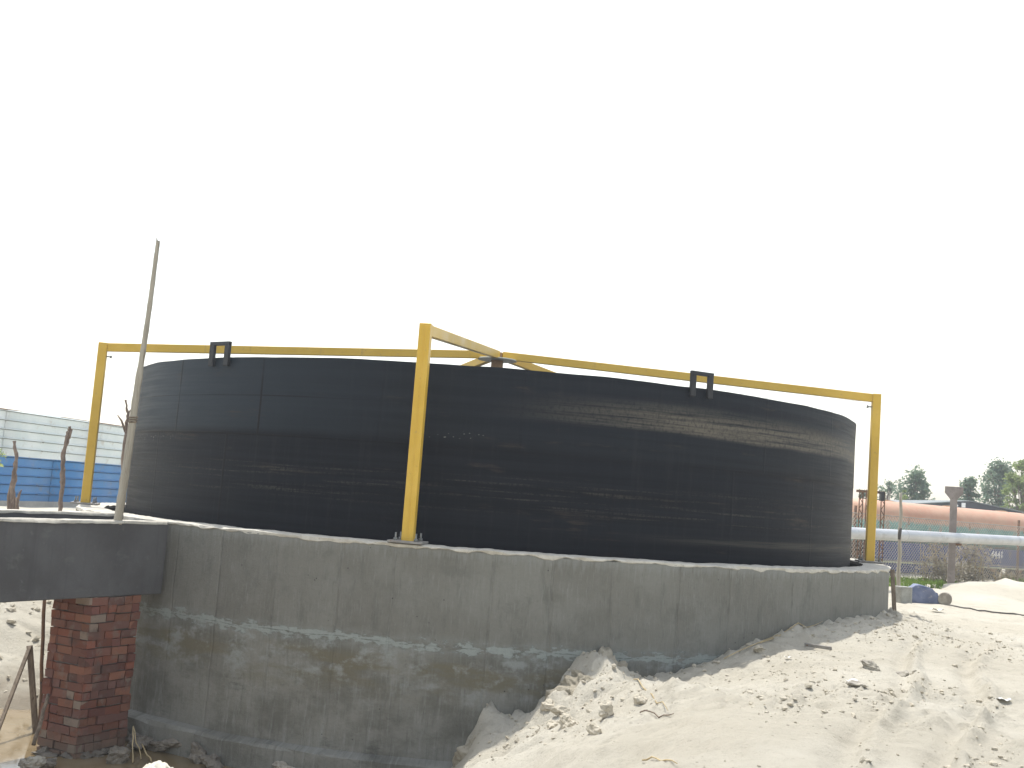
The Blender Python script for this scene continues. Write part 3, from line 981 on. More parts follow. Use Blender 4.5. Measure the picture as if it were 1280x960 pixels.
# ------------------------------------------------------------------ bamboo pole leaning in the channel
b0 = at(147.5, 650, 14.62); b1 = at(199, 294, 14.75)
dirb = (b1 - b0)
mb = MB()
pts, rads = [], []
tt = -0.15
KN = 12
for k in range(KN * 4 + 1):
    t = -0.015 + 1.015 * k / (KN * 4)
    p = b0 + dirb * t
    p = p + RT * (0.008 * math.sin(t * 3.1)) + RT * 0.004 * math.sin(t * 11)
    r_ = 0.054 * (1 - t) + 0.030 * t
    if t > 0.53: r_ *= 0.88
    if k % 4 == 0: r_ *= 1.10
    pts.append(p); rads.append(r_)
# slanting cut at the tip
mb.tube(pts, rads, 12)
tipd = dirb.normalized()
top_vs = sorted(mb.bm.verts, key=lambda v_: -(v_.co - b0).dot(tipd))[:12]
for v_ in top_vs:
    v_.co -= tipd * (0.10 + (v_.co - pts[-1]).dot(RT) * 2.6)
bam = mb.build("bamboo_pole", M_bamboo)
tag(bam, "tall tapering bamboo pole with slanted tip standing in the concrete channel", "pole")
bt = MB()
pt = b0 + dirb * 0.345 + RT * 0.006
for k in range(3):
    c0 = pt + tipd * 0.03 * (k - 1)
    ring_ = [c0 + (RT * math.cos(q * math.pi / 6) + FW * math.sin(q * math.pi / 6)) * 0.053 for q in range(13)]
    bt.tube(ring_, 0.010, 6, False)
o = bt.build("binding", M_wood); o.parent = bam

# ------------------------------------------------------------------ dead stakes on the left
def stake(path, rads, label, extra=(), seed=1, loc=None):
    mb = MB()
    rg = random.Random(seed)
    pts, rr = [], []
    for k in range(len(path) - 1):
        a_, b_ = path[k], path[k + 1]
        for s in range(6):
            t = s / 6
            pts.append(a_.lerp(b_, t) + Vector((rg.gauss(0, 0.008), rg.gauss(0, 0.008), 0)))
            rr.append((rads[k] * (1 - t) + rads[k + 1] * t) * rg.uniform(0.6, 0.95))
    pts.append(path[-1]); rr.append(rads[-1])
    mb.tube(pts, rr, 9)
    for br in extra:
        mb.tube(br[0], br[1], 7)
    return tag(mb.build("dead_tree", M_bark), label, "dead tree", "bare dead stems behind the channel")


d_ = 25.0
p0 = at(15, 648, d_); p0.z = gz(p0.x, p0.y) - 0.1
stake([p0, at(15, 640, d_), at(16, 605, d_), at(21, 575, d_), at(18, 551, d_)], [0.10, 0.10, 0.075, 0.055, 0.04],
      "shortest bare dead stem, frayed at its base, at the far left before the blue sheets",
      [([at(19, 640, d_), at(24, 618, d_), at(27, 612, d_)], [0.04, 0.03, 0.012]), ([at(12, 640, d_), at(11, 620, d_), at(13, 606, d_)], [0.05, 0.04, 0.012]), ([at(22, 640, d_), at(20, 622, d_)], [0.05, 0.02])], 1)
p0 = at(75, 648, d_); p0.z = gz(p0.x, p0.y) - 0.1
stake([p0, at(75, 640, d_), at(78, 604, d_), at(79, 570, d_), at(85, 545, d_), at(87, 533, d_)], [0.07, 0.065, 0.065, 0.055, 0.06, 0.035],
      "tall bent dead stem with forked tip, left of the yellow post",
      [([at(86, 548, d_), at(88.5, 540, d_), at(90, 536, d_)], [0.035, 0.03, 0.02]), ([at(79, 602, d_), at(75, 603, d_)], [0.05, 0.03])], 2)
d_ = 24.0
p0 = at(150, 640, d_); p0.z = gz(p0.x, p0.y) - 0.1
stake([p0, at(153, 600, d_), at(157, 545, d_), at(160, 520, d_), at(157, 500, d_)], [0.06, 0.06, 0.05, 0.04, 0.025],
      "dead stem with two bare twigs, half hidden behind the bamboo pole",
      [([at(157, 540, d_), at(152, 526, d_), at(147, 519, d_)], [0.03, 0.022, 0.012]), ([at(158, 535, d_), at(154, 532, d_)], [0.03, 0.015]), ([at(160, 520, d_), at(163, 512, d_)], [0.02, 0.012])], 3)

# ------------------------------------------------------------------ sheet fence, left
FA = at(-60, 640, 37.4); FB = at(330, 640, 62)
FA.z = FB.z = 0
fdir = (FB - FA).normalized(); fL = (FB - FA).length
fn_ = Vector((fdir.y, -fdir.x, 0))
if fn_.y > 0: fn_ = -fn_
fe = empty("sheet_fence", FA + Vector((0, 0, -1)), "site fence of ribbed white sheets above blue sheets on a low concrete plinth", "fence")


def sheet(name, s0, s1, z0, z1, mat, off):
    nr = 44
    pitch = 0.32

    def fn(i, j):
        zz = z0 + (z1 - z0) * j / (nr * 8)
        ph = ((zz + 5) % pitch) / pitch
        rib = 0.0
        if ph < 0.075: rib = -0.16
        elif ph < 0.09: rib = -0.16 + 0.22 * (ph - 0.075) / 0.015
        elif ph < 0.13: rib = 0.06
        elif ph < 0.19: rib = 0.06 * (0.19 - ph) / 0.06
        s = s0 + (s1 - s0) * i / 3
        w_ = 0.012 * math.sin(s * 1.3 + zz)
        return FA + fdir * s + fn_ * (off + rib + w_) + Vector((0, 0, zz))
    mb = MB()
    mb.grid(4, nr * 8 + 1, fn)
    o = mb.build(name, mat)
    mo = o.modifiers.new("solid", 'SOLIDIFY'); mo.thickness = 0.004
    return keep(o, fe)


rs = random.Random(3)
s = 0.0
k = 0
while s < fL:
    e = min(s + 5.2, fL)
    sheet("blue_panel", s, e + 0.08, -0.78, 0.86 + 0.02 * (k % 2), M_blue, 0.02 + 0.012 * (k % 2))
    s = e; k += 1
s = -3.1; k = 0
while s < fL:
    e = min(s + 5.2, fL)
    sheet("white_panel", max(s, 0), e + 0.08, 0.82, 2.40 + 0.05 * (k % 2), M_white, 0.05 + 0.012 * (k % 2))
    s = e; k += 1
mb = MB()
mb.bar(FA + Vector((0, 0, -0.95)), FB + Vector((0, 0, -0.95)), 0.22, 0.4)
keep(mb.build("plinth", M_plinth), fe)
for q in range(8):
    mb = MB()
    c0 = FA + fdir * (1.0 + q * 3.6) - fn_ * 0.09
    mb.bar(c0 + Vector((0, 0, -0.9)), c0 + Vector((0, 0, 2.38)), 0.08, 0.08)
    keep(mb.build("fence_post", M_rust), fe)
mb = MB()
mb.bar(FA + Vector((0, 0, 2.42)) + fn_ * 0.04, FB + Vector((0, 0, 2.42)) + fn_ * 0.04, 0.05, 0.05)
keep(mb.build("top_rail", M_rust), fe)

# leafy shrub poking in on the far left edge
def leaves(mb, c, rad, n_, size, rg, flat=1.0):
    for _ in range(n_):
        d = Vector((rg.gauss(0, 1), rg.gauss(0, 1), rg.gauss(0, 1) * flat)).normalized() * (rg.random() ** 0.45)
        p = Vector(c) + Vector((d.x * rad[0], d.y * rad[1], d.z * rad[2]))
        a_ = Vector((rg.gauss(0, 1), rg.gauss(0, 1), rg.gauss(0, 0.7))).normalized()
        b_ = a_.cross(Vector((rg.gauss(0, 1), rg.gauss(0, 1), rg.gauss(0, 1)))).normalized()
        s_ = size * rg.uniform(0.6, 1.35)
        vs = [mb.bm.verts.new(p + a_ * s_ * x_ + b_ * s_ * y_) for x_, y_ in ((-1, 0), (-0.2, -0.42), (1, 0), (-0.2, 0.42))]
        mb.bm.faces.new(vs)


sp = at(-14, 640, 34); sp.z = gz(sp.x, sp.y)
sh_ = empty("leafy_shrub", sp, "small green leafy shrub in front of the white sheets at the far left edge", "shrub")
rg = random.Random(5)
mb = MB(); mb.tube([sp - Vector((0, 0, 0.1)), sp + Vector((0.05, 0, 0.8)), sp + Vector((0.1, 0, 1.7))], [0.05, 0.035, 0.015], 7)
keep(mb.build("stem", M_bark), sh_)
mb = MB()
leaves(mb, at(-14, 570, 34), (0.52, 0.4, 0.42), 130, 0.09, rg)
leaves(mb, at(-18, 595, 34), (0.35, 0.35, 0.5), 60, 0.09, rg)
keep(mb.build("foliage", M_leafB, normals=False), sh_)

# ------------------------------------------------------------------ sticks, rods and litter around the pillar
def stick(name, a_, b_, r0, r1, mat, label, cat, flat=None, group=None):
    mb = MB()
    if flat: mb.bar(a_, b_, flat[0], flat[1], FW, 0.004)
    else:
        K = 7
        pts = [a_.lerp(b_, k / (K - 1)) + Vector((rnd.gauss(0, 0.006), rnd.gauss(0, 0.006), rnd.gauss(0, 0.004))) for k in range(K)]
        mb.tube(pts, [r0 + (r1 - r0) * k / (K - 1) for k in range(K)], 8)
    return tag(mb.build(name, mat), label, cat, group)


q0 = at(-6, 922, 14.7); q1 = at(37.5, 808, 15.6)
stick("wooden_plank", q0, q1, 0, 0, M_wood, "thin wooden plank forming the left leg of the A-shaped prop in the mud", "plank", (0.05, 0.03))
q0 = at(54, 882, 15.5); q1 = at(37.0, 807, 15.62)
q0.z = min(q0.z, gz(q0.x, q0.y) + 0.02)
stick("wooden_plank", q0, q1, 0, 0, M_wood, "thicker wooden plank forming the right leg of the A-shaped prop", "plank", (0.075, 0.04))
q0 = at(42, 931, 13.9); q1 = at(61, 868, 14.35)
stick("wooden_stick", q0, q1, 0.025, 0.022, M_wood, "short stick leaning against the left edge of the brick pillar", "stick")
q0 = at(54, 880, 16.2); q0.z = gz(q0.x, q0.y) - 0.1; q1 = at(56, 738, 16.4)
stick("thin_pole", q0, q1, 0.028, 0.026, M_rust, "thin upright reddish pole between the brick pillar and the sunlit bank", "pole")

for px, py, d_, sz, lab in ((42, 935, 13.6, (0.13, 0.12, 0.10), "pale mortar lump at the muddy foot of the brick pillar"),
                            (62, 932, 13.7, (0.10, 0.09, 0.07), "smaller grey lump beside the pillar's foot in the water"),
                            (150, 925, 14.3, (0.13, 0.10, 0.09), "dark mud lump at the right foot of the pillar"),
                            (178, 912, 15.1, (0.20, 0.14, 0.10), "flat dark rubble lump between the pillar and the concrete footing"),
                            (205, 918, 15.0, (0.22, 0.14, 0.10), "wide dark rubble lump against the concrete footing"),
                            (166, 898, 15.5, (0.16, 0.14, 0.13), "dark rubble lump wedged behind the pillar's right edge"),
                            (251, 935, 14.6, (0.12, 0.12, 0.12), "dark upright stone standing in the mud by the footing"),
                            (265, 946, 14.4, (0.12, 0.10, 0.09), "pale rounded stone in the mud, right of the dark upright stone"),
                            (355, 962, 14.2, (0.13, 0.10, 0.06), "low stone at the water's edge near the bottom of the wall")):
    p = at(px, py, d_)
    p.z = max(min(p.z, WZ + 0.08), WZ - 0.05)
    mb = MB().rock((0, 0, 0), sz, px, 4, 0.5)
    o = mb.build("mud_lump", M_mudrock if 'dark' in lab or 'grey' in lab else M_stone)
    o.location = p
    tag(o, lab, "rock")
# broken twigs and a pale sack scrap on the sunlit mud
p = at(167, 942, 14.3); p.z = WZ + 0.01
stick("twig", p, at(166, 908, 14.6), 0.008, 0.006, M_twig, "upright twig in the mud right of the pillar", "twig")
stick("twig", p + Vector((0.05, 0.2, 0)), at(166, 908, 14.6), 0.007, 0.006, M_twig, "twig leaning onto the upright twig in the mud", "twig")
p2 = at(190, 942, 14.4); p2.z = WZ + 0.02
stick("twig", p2, at(177, 930, 14.6), 0.010, 0.008, M_twig, "fallen twig lying on the sunlit mud patch", "twig")
mb = MB()
p = at(198, 955, 13.9); p.z = WZ


def sackfn(i, j):
    x_, y_ = (i / 15 - 0.5) * 0.36, (j / 11 - 0.5) * 0.26
    k_ = max(0, 1 - (2 * x_ / 0.36) ** 2) * max(0, 1 - (2 * y_ / 0.26) ** 2)
    return p + Vector((x_ * (1 + 0.25 * math.sin(j)), y_ + 0.03 * math.sin(i * 0.9), 0.01 + 0.11 * k_ ** 0.6 + 0.035 * math.sin(i * 1.7 + j * 2.1) * k_))


mb.grid(16, 12, sackfn)
o = mb.build("torn_sack", M_cloth)
tag(o, "crumpled pale torn sack lying in the mud at the bottom edge", "sack")

# ------------------------------------------------------------------ things on the sand
def stone(px, py, dist, sz, label, mat=M_stone, name="stone", seed=None, cat="stone", group="stones scattered on the sand"):
    p = at(px, py, dist)
    p.z = gz(p.x, p.y) + sz[2] * 0.35
    mb = MB().rock((0, 0, 0), sz, seed or int(px * 7 + py), 4 if sz[0] > 0.09 else 3, 0.5)
    o = mb.build(name, mat)
    o.location = p
    return tag(o, label, cat, group)


def hit(px, py):
    """march a ray to the terrain"""
    q = (FW + RT * ((px - 640) / 1400.0) + UP * ((480 - py) / 1400.0)); q = q / q.y
    ds = np.arange(3, 60, 0.03)
    hx = CAM.x + q.x * ds; hy = CAM.y + ds; hz = CAM.z + q.z * ds
    hh = height(hx, hy)
    k_ = np.argmax(hz < hh)
    return float(ds[k_]) if (hz < hh).any() else 30.0


for px, py, sx, lab in ((950, 815, 0.10, "brown flat clod high on the sand slope, below the wall"),
                        (1088, 836, 0.12, "dark angular stone in the middle of the sand"),
                        (1128, 844, 0.08, "small yellowish stone just right of the dark angular stone"),
                        (1070, 858, 0.07, "flat pale stone below the dark angular stone")):
    stone(px, py, hit(px, py), (sx, sx * 0.7, sx * 0.4), lab, M_clod if 'clod' in lab else M_stone)
# big crumbled clods of the heap
for px, py, sx, lab in ((758, 893, 0.10, "rounded crumbled sand clod just below the broad broken lump"),
                        (700, 893, 0.09, "upright sand clod at the left foot of the broad broken lump"),
                        (800, 878, 0.09, "low sand clod right of the broad broken lump"),
                        (712, 908, 0.12, "dark rough clod at the bottom of the heap, near the pit's edge"),
                        (742, 916, 0.085, "small rough clod right of the dark rough clod"),
                        (690, 908, 0.07, "small pale clod on the lip above the shaded slope"),
                        (684, 885, 0.09, "pale clod at the leftmost corner of the heap")):
    stone(px, py, hit(px, py), (sx * 0.85, sx * 0.7, sx * 0.62), lab, M_clod, "sand_clod", None, "clod", "crumbled clods on the heap")
for (cx, cy, top, sz, sd, lab) in ((1.38, -7.22, -1.07, (0.50, 0.40, 0.52), 71, "tall lump of caked sand leaning on the concrete wall"),
                                  (1.46, -8.06, -1.25, (0.36, 0.30, 0.36), 78, "broad broken lump of caked sand in front of the tall lump"),
                                  (0.16, -7.42, -2.02, (0.30, 0.26, 0.36), 83, "small shaded lump of caked sand low against the wall")):
    mb = MB().rock((0, 0, 0), sz, sd, 6, 0.42)
    zm = max(v_.co.z for v_ in mb.bm.verts)
    o = mb.build("sand_lump", M_lump)
    o.location = (cx, cy, top - zm)
    o.data.polygons.foreach_set("use_smooth", [True] * len(o.data.polygons))
    tag(o, lab, "sand lump")
rc = random.Random(21)
nr_ = np.random.default_rng(4)


def scatter(n_try, x0, x1, y0, y1, dens, n_keep):
    x_ = nr_.uniform(x0, x1, n_try); y_ = nr_.uniform(y0, y1, n_try)
    ok = nr_.random(n_try) < dens(x_, y_)
    x_ = x_[ok][:n_keep]; y_ = y_[ok][:n_keep]
    return x_, y_, height(x_, y_)


def dens1(x_, y_):
    r_ = np.hypot(x_, y_)
    d = 0.02 + 0.8 * np.exp(-(r_ - RW) / 0.55) + 1.1 * np.clip(fbm(x_ * 0.7, y_ * 0.7, 91, 3) - 0.06, 0, 1) * 1.6
    d = d + 0.9 * np.exp(-((x_ - 1.2) ** 2 + (y_ + 8.3) ** 2) / 0.9)
    for x0_, sl_, d_ in TRACKS:
        q_ = x_ - (x0_ + sl_ * (y_ + 12.5)) + 0.10 * np.sin(y_ * 1.1 + x0_)
        d = d + 0.45 * np.exp(-((q_ - 0.16) / 0.1) ** 2) * np.clip(0.4 + fbm(x_ * 1.3, y_ * 1.3, 97, 3) * 2, 0, 1)
    return np.where(r_ < RW + 0.03, 0, d)


mb = MB()
for k, (x_, y_, z_) in enumerate(zip(*scatter(60000, -0.4, 9, -14.5, -1.0, dens1, 4600))):
    s_ = min(0.005 + rc.expovariate(1 / 0.0065), 0.038)
    mb.rock((x_, y_, z_ + s_ * 0.2), (s_, s_ * rc.uniform(0.6, 1), s_ * rc.uniform(0.45, 0.8)), k, 1, 0.5)
o = mb.build("gravel", M_clod)
tag(o, "small crumbs and pebbles strewn over the pale sand", kind='stuff')

# crumbs on the far left bank
mb = MB()
for k, (x_, y_, z_) in enumerate(zip(*scatter(9000, -13, -5.6, -6.5, 3, lambda a, b: np.where(np.hypot(a, b) < RW + 0.1, 0, 0.15 + 0.85 * sstep(-3, 0, b)), 1500))):
    if z_ < WZ: continue
    s_ = min(0.012 + rc.expovariate(1 / 0.022), 0.12)
    mb.rock((x_, y_, z_ + s_ * 0.2), (s_, s_ * 0.8, s_ * 0.6), k + 9000, 1, 0.5)
o = mb.build("bank_rubble", M_clod)
tag(o, "lumps of dry earth strewn over the sunlit bank behind the pillar", kind='stuff')

# paper scraps
def scrap(px, py, s_, label, seed):
    d0 = hit(px, py); p = at(px, py, d0); p.z = gz(p.x, p.y) + 0.012
    rg = random.Random(seed); ph_ = rg.uniform(0, 6)
    mb = MB()
    mb.grid(7, 6, lambda i, j: p + Vector(((i / 6 - 0.5) * s_ * 1.4, (j / 5 - 0.5) * s_, 0.006 + s_ * 0.34 * abs(math.sin(i * 0.6 + ph_)) * (0.4 + 0.6 * math.sin(j * 0.5 + ph_) ** 2))))
    o = mb.build("paper_scrap", M_paper)
    mo = o.modifiers.new("solid", 'SOLIDIFY'); mo.thickness = 0.002
    tag(o, label, "litter")


scrap(1254, 879, 0.085, "crumpled white paper scrap near the right edge of the sand", 1)
scrap(1067, 855, 0.10, "flat whitish scrap in the middle of the sand", 2)
scrap(985, 825, 0.055, "small white scrap on the upper sand slope", 3)
scrap(1172, 765, 0.16, "long pale scrap on the far sand beyond the wall's end", 4)
d0 = hit(1006, 808); p = at(1006, 806, d0); p.z = gz(p.x, p.y) + 0.02
stick("flat_stick", p, p + Vector((0.22, -0.42, 0.02)), 0, 0, M_plate, "short grey flat stick on the upper sand slope", "stick", (0.045, 0.015))
# dry reeds lying along the wall foot
for (pa, pb, lab) in (((905, 826), (1010, 782), "longest dry reed lying at the foot of the wall"),
                      ((950, 806), (1030, 779), "dry reed beside the longest reed at the wall's foot"),
                      ((792, 852), (835, 893), "dry straw stalk lying across the heap's right foot"),
                      ((800, 893), (842, 896), "dark twig lying level on the sand below the heap"),
                      ((803, 955), (846, 962), "thin curved twig on the sand at the bottom edge")):
    A_ = at(*pa, hit(*pa)); B_ = at(*pb, hit(*pb))
    K = 8; pts = []
    for k in range(K):
        q = A_.lerp(B_, k / (K - 1)); q.z = gz(q.x, q.y) + 0.02 + 0.01 * math.sin(k)
        pts.append(q)
    o = MB().tube(pts, [0.007] * 5 + [0.006, 0.005, 0.003], 6).build("dry_reed", M_twig if 'dark' not in lab else M_wood)
    tag(o, lab, "reed")
# dark plank leaning at the wall's right end
q0 = at(1118, 770, 19.6); q0.z = gz(q0.x, q0.y) - 0.03
q1 = at(1115.5, 712, 19.75)
stick("leaning_board", q0, q1, 0, 0, M_wood, "dark narrow board leaning on the right end of the concrete wall", "board", (0.07, 0.025))

# ------------------------------------------------------------------ right background
# concrete block, blue bundle, log
p = at(1128, 742, 24.6); p.z = gz(p.x, p.y)
mb = MB().box(p + Vector((0, 0, 0.15)), (0.30, 0.30, 0.42), Matrix.Rotation(0.3, 3, 'Z'), 0.02, 2)
tag(mb.build("concrete_block", M_blk), "rough grey concrete block beside the blue bundle past the wall's end", "block")
p = at(1153, 747, 25.2); p.z = gz(p.x, p.y)
mb = MB()
bmesh.ops.create_cube(mb.bm, size=1.0)
bmesh.ops.subdivide_edges(mb.bm, edges=mb.bm.edges[:], cuts=5, use_grid_fill=True)
for v_ in mb.bm.verts:
    q = v_.co
    k_ = 1 - 0.16 * (abs(q.x * 2) ** 4 * abs(q.z * 2) ** 4)
    q = Vector((q.x * 0.66 * k_ * (1 - 0.10 * (q.z + 0.5)), q.y * 0.5, (q.z + 0.5) * 0.44 * k_ - 0.05 - 0.05 * (q.x + 0.3)))
    q += Vector((0.018 * math.sin(9 * q.z + 5 * q.x), 0.02 * math.sin(11 * q.x + 7 * q.z), 0.015 * math.sin(8 * q.x + 3)))
    v_.co = Matrix.Rotation(-0.25, 3, 'Z') @ q + p
o = mb.build("plastic_bundle", M_bsack)
o.data.polygons.foreach_set("use_smooth", [True] * len(o.data.polygons))
tag(o, "lumpy blue-grey plastic bundle lying on sand past the wall's end", "bundle")
p = at(1181, 752, 24.8); p.z = gz(p.x, p.y) + 0.13
ld = Vector((0.45, 1, 0)).normalized()
mb = MB().tube([p, p + ld * 0.02, p + ld * 0.35, p + ld * 0.37], [0.135, 0.15, 0.14, 0.12], 18)
tag(mb.build("log", M_stone), "short round log lying end-on by the blue bundle", "log")
# cable on the ground
pts = []
for k in range(12):
    t = k / 21
    px = 1186 + 190 * t; py = 757 + 30 * t + 1.5 * math.sin(t * 9)
    d0 = hit(px, py); q = at(px, py, d0); q.z = gz(q.x, q.y) + 0.015
    pts.append(q)
tag(MB().tube(pts, 0.016, 6).build("cable", M_cable), "dark cable running over the sand from the log to the right edge", "cable")

# bamboo stick upright in the sand
p = at(1123.5, 727, 27.5); p.z = gz(p.x, p.y) - 0.2
q = at(1126.5, 616, 27.5)
mb = MB()
pts = [p.lerp(q, k / 16) + RT * 0.012 * math.sin(k * 1.1) for k in range(17)]
mb.tube(pts, [(0.052 - 0.018 * k / 16) * (1.15 if k % 4 == 0 else 1) for k in range(17)], 9)
bs = tag(mb.build("bamboo_stick", M_bamboo), "slim bamboo stick upright in the sand in front of the silver pipe", "stick")
mb = MB()
c0 = at(1125, 668, 27.4)
mb.tube([c0 + UP * 0.16 + RT * 0.02, c0 + UP * 0.04 - RT * 0.005, c0 - UP * 0.12 - RT * 0.02], [0.03, 0.045, 0.035], 8)
o = mb.build("black_tape", M_cable); o.parent = bs

# pipe on its post
P0 = at(1020, 664.3, 26.8); P1 = at(1280, 676.5, 35.0)
pdv = (P1 - P0)
PE = P0 + pdv * 1.9
mb = MB()
pr = 0.148
el_ = [P0 - pdv.normalized() * 0.5 + Vector((0, 0, -1.75)), P0 - pdv.normalized() * 0.5 + Vector((0, 0, -0.4)), P0 - pdv.normalized() * 0.38 + Vector((0, 0, -0.12)), P0 - pdv.normalized() * 0.12 + Vector((0, 0, -0.01)), P0 + pdv * 0.02]
for k in range(1, 14): el_.append(P0.lerp(PE, k / 13))
mb.tube(el_, pr, 28)
pip = tag(mb.build("steel_pipe", M_pipe), "long silver galvanised pipe running level past the tank to the right edge", "pipe")
for t in (0.36, 0.95):
    c0 = P0 + pdv * t
    mb = MB().tube([c0 - pdv.normalized() * 0.012, c0 + pdv.normalized() * 0.012], pr + 0.006, 28)
    o = mb.build("weld_collar", M_pipe); o.parent = pip


def tpost(px, d_, label):
    b_ = at(px + 2, 730, d_); b_.z = gz(b_.x, b_.y) - 0.3
    t_ = at(px, 608, d_)
    mb = MB()
    zt = t_.z; w_ = 0.10
    prof = [(-w_, b_.z), (w_, b_.z), (w_ * 0.96, zt - 0.36), (0.245, zt - 0.18), (0.245, zt), (-0.245, zt), (-0.245, zt - 0.18), (-w_ * 0.96, zt - 0.36)]
    ax = Vector((0.93, -0.36, 0)).normalized(); nx_ = Vector((-ax.y, ax.x, 0))
    fv = [[mb.bm.verts.new(Vector((b_.x, b_.y, 0)) + ax * a_ + nx_ * s_ * 0.10 + Vector((0, 0, z_))) for a_, z_ in prof] for s_ in (-1, 1)]
    mb.bm.faces.new(fv[0]); mb.bm.faces.new(fv[1][::-1])
    for k in range(len(prof)):
        k2 = (k + 1) % len(prof)
        mb.bm.faces.new((fv[0][k2], fv[0][k], fv[1][k], fv[1][k2]))
    o = mb.build("concrete_post", M_tpost)
    bv = o.modifiers.new("bev", 'BEVEL'); bv.width = 0.012; bv.segments = 2
    tag(o, label, "post")
    # cleat that carries the pipe
    tt_ = (Vector((b_.x, b_.y, 0)) - Vector((P0.x, P0.y, 0))).dot(pdv) / pdv.length_squared
    pz = P0 + pdv * tt_
    mb = MB()
    c1 = Vector((b_.x, b_.y, pz.z - pr - 0.03))
    mb.bar(c1, Vector((pz.x, pz.y, pz.z - pr - 0.03)) + (Vector((pz.x, pz.y, 0)) - Vector((b_.x, b_.y, 0))).normalized() * 0.12, 0.10, 0.06)
    k_ = mb.build("pipe_cleat", M_rust); k_.parent = o


tpost(1186.5, 31.95, "grey T-headed concrete post carrying the silver pipe")

# chain-link fence
CA = at(1040, 690, 33.5); CB = at(1340, 690, 40.5)
CA.z = CB.z = 0
cdir = (CB - CA).normalized(); cL = (CB - CA).length
cf = empty("chain_link_fence", CA + Vector((0, 0, -0.95)), "rusty chain-link fence with thin posts in front of the tanker", "fence")
mb = MB()
zlo, zhi = -0.95, 1.02
step_ = 0.125
Hh = zhi - zlo
k = -Hh
wr = 0.008
while k < cL:
    for sgn in (1, -1):
        a0, a1 = (k, k + Hh) if sgn == 1 else (k + Hh, k)
        z0, z1 = zlo, zhi
        s0, s1 = a0, a1
        # clip
        def clip(s_, z_, s2, z2):
            if s_ < 0: z_ = z_ + (z2 - z_) * (0 - s_) / (s2 - s_); s_ = 0
            if s_ > cL: z_ = z_ + (z2 - z_) * (cL - s_) / (s2 - s_); s_ = cL
            return s_, z_
        if max(s0, s1) <= 0 or min(s0, s1) >= cL: continue
        n0 = clip(s0, z0, s1, z1); n1 = clip(s1, z1, s0, z0)
        mb.tube([CA + cdir * n0[0] + Vector((0, 0.004 * sgn, n0[1])), CA + cdir * n1[0] + Vector((0, 0.004 * sgn, n1[1]))], wr, 3, False)
    k += step_
for zz in (zhi, -0.35):
    mb.tube([CA + Vector((0, 0, zz)), CB + Vector((0, 0, zz))], 0.012, 5)
keep(mb.build("wire_mesh", M_wire, normals=False), cf)
for px in (1069.5, 1274):
    t_ = at(px, 636, 33.5 + 7.0 * (px - 1040) / 300)
    mb = MB()
    t_.z = 0
    mb.tube([t_ + Vector((0, 0, -1.2)), t_ + Vector((0, 0, 1.25))], 0.045, 8)
    keep(mb.build("fence_post", M_rust), cf)

# rusty gantry frame just past the drum edge
ga = empty("rusty_frame", at(1080, 690, 32.2), "rusty lattice goal-post frame with a black box behind the yellow post", "steel frame")
gd = 32.2


def gpost(px, y0):
    a_ = at(px, 690, gd); a_.z = gz(a_.x, a_.y) - 0.1
    b_ = Vector((a_.x, a_.y, at(px, y0, gd).z))
    mb = MB()
    for s_ in (-1, 1):
        mb.bar(a_ + Vector((s_ * 0.05, 0, 0)), b_ + Vector((s_ * 0.05, 0, 0)), 0.025, 0.025)
    K = 16
    for q in range(K):
        z0 = a_.z + (b_.z - a_.z) * q / K; z1 = a_.z + (b_.z - a_.z) * (q + 1) / K
        s_ = 1 if q % 2 else -1
        mb.bar(Vector((a_.x - 0.05 * s_, a_.y, z0)), Vector((a_.x + 0.05 * s_, a_.y, z1)), 0.02, 0.02)
    keep(mb.build("lattice_post", M_rust), ga)


gpost(1073.5, 614); gpost(1082, 612); gpost(1101, 616)
mb = MB().bar(at(1071, 613.5, gd), at(1106, 616.0, gd), 0.10, 0.07)
keep(mb.build("cross_beam", M_rust), ga)
mb = MB().box(at(1102.5, 620.5, gd - 0.1), (0.10, 0.2, 0.26), None, 0.01)
keep(mb.build("black_box", M_black), ga)

# white drum and pale sheet gate behind
p = at(1070, 686, 34.6); p.z = gz(p.x, p.y)
mb = MB().tube([p, p + Vector((0, 0, 0.02)), p + Vector((0, 0, 0.40)), p + Vector((0, 0, 0.46)), p + Vector((0, 0, 0.5))], [0.22, 0.24, 0.24, 0.20, 0.10], 18)
tag(mb.build("plastic_drum", M_drum), "white plastic drum standing under the pipe by the fence", "drum")
gt = empty("sheet_gate", at(1070, 690, 47), "pale ribbed sheet gate far behind, between drum and yellow post", "gate")
A_ = at(1040, 690, 47); B_ = at(1088, 690, 47); A_.z = B_.z = 0
mb = MB()
K = 60


def gatefn(i, j):
    s_ = i / K
    return A_.lerp(B_, s_) + Vector((0, 0.03 * (1 if (i // 2) % 2 else -1), [-0.95, 1.2][j]))


mb.grid(K + 1, 2, gatefn)
keep(mb.build("ribbed_sheet", M_plinth), gt)
mb = MB().bar(A_ + Vector((0, -0.06, 1.25)), B_ + Vector((0, -0.06, 1.25)), 0.08, 0.30)
keep(mb.build("top_board", M_sign), gt)

# tanker
td = 41.0
TA = at(1060, 690, 39.5); TB = at(1272.5, 690, 43.5)
tvec = TB - TA; tvec.z = 0; tL = tvec.length; tdr = tvec.normalized(); tnr = Vector((tdr.y, -tdr.x, 0))
tc = (TA + TB) / 2; tc.z = 0
tk = empty("tanker_trailer", Vector((tc.x, tc.y, -0.95)), "old tanker trailer, faded orange barrel with teal band over dark blue side panels", "trailer")
rot = Matrix((tdr, -tnr, Vector((0, 0, 1)))).transposed()
trm = Matrix.Translation(Vector((tc.x, tc.y, 0.80))) @ rot.to_4x4()
mb = MB()
NA = 40


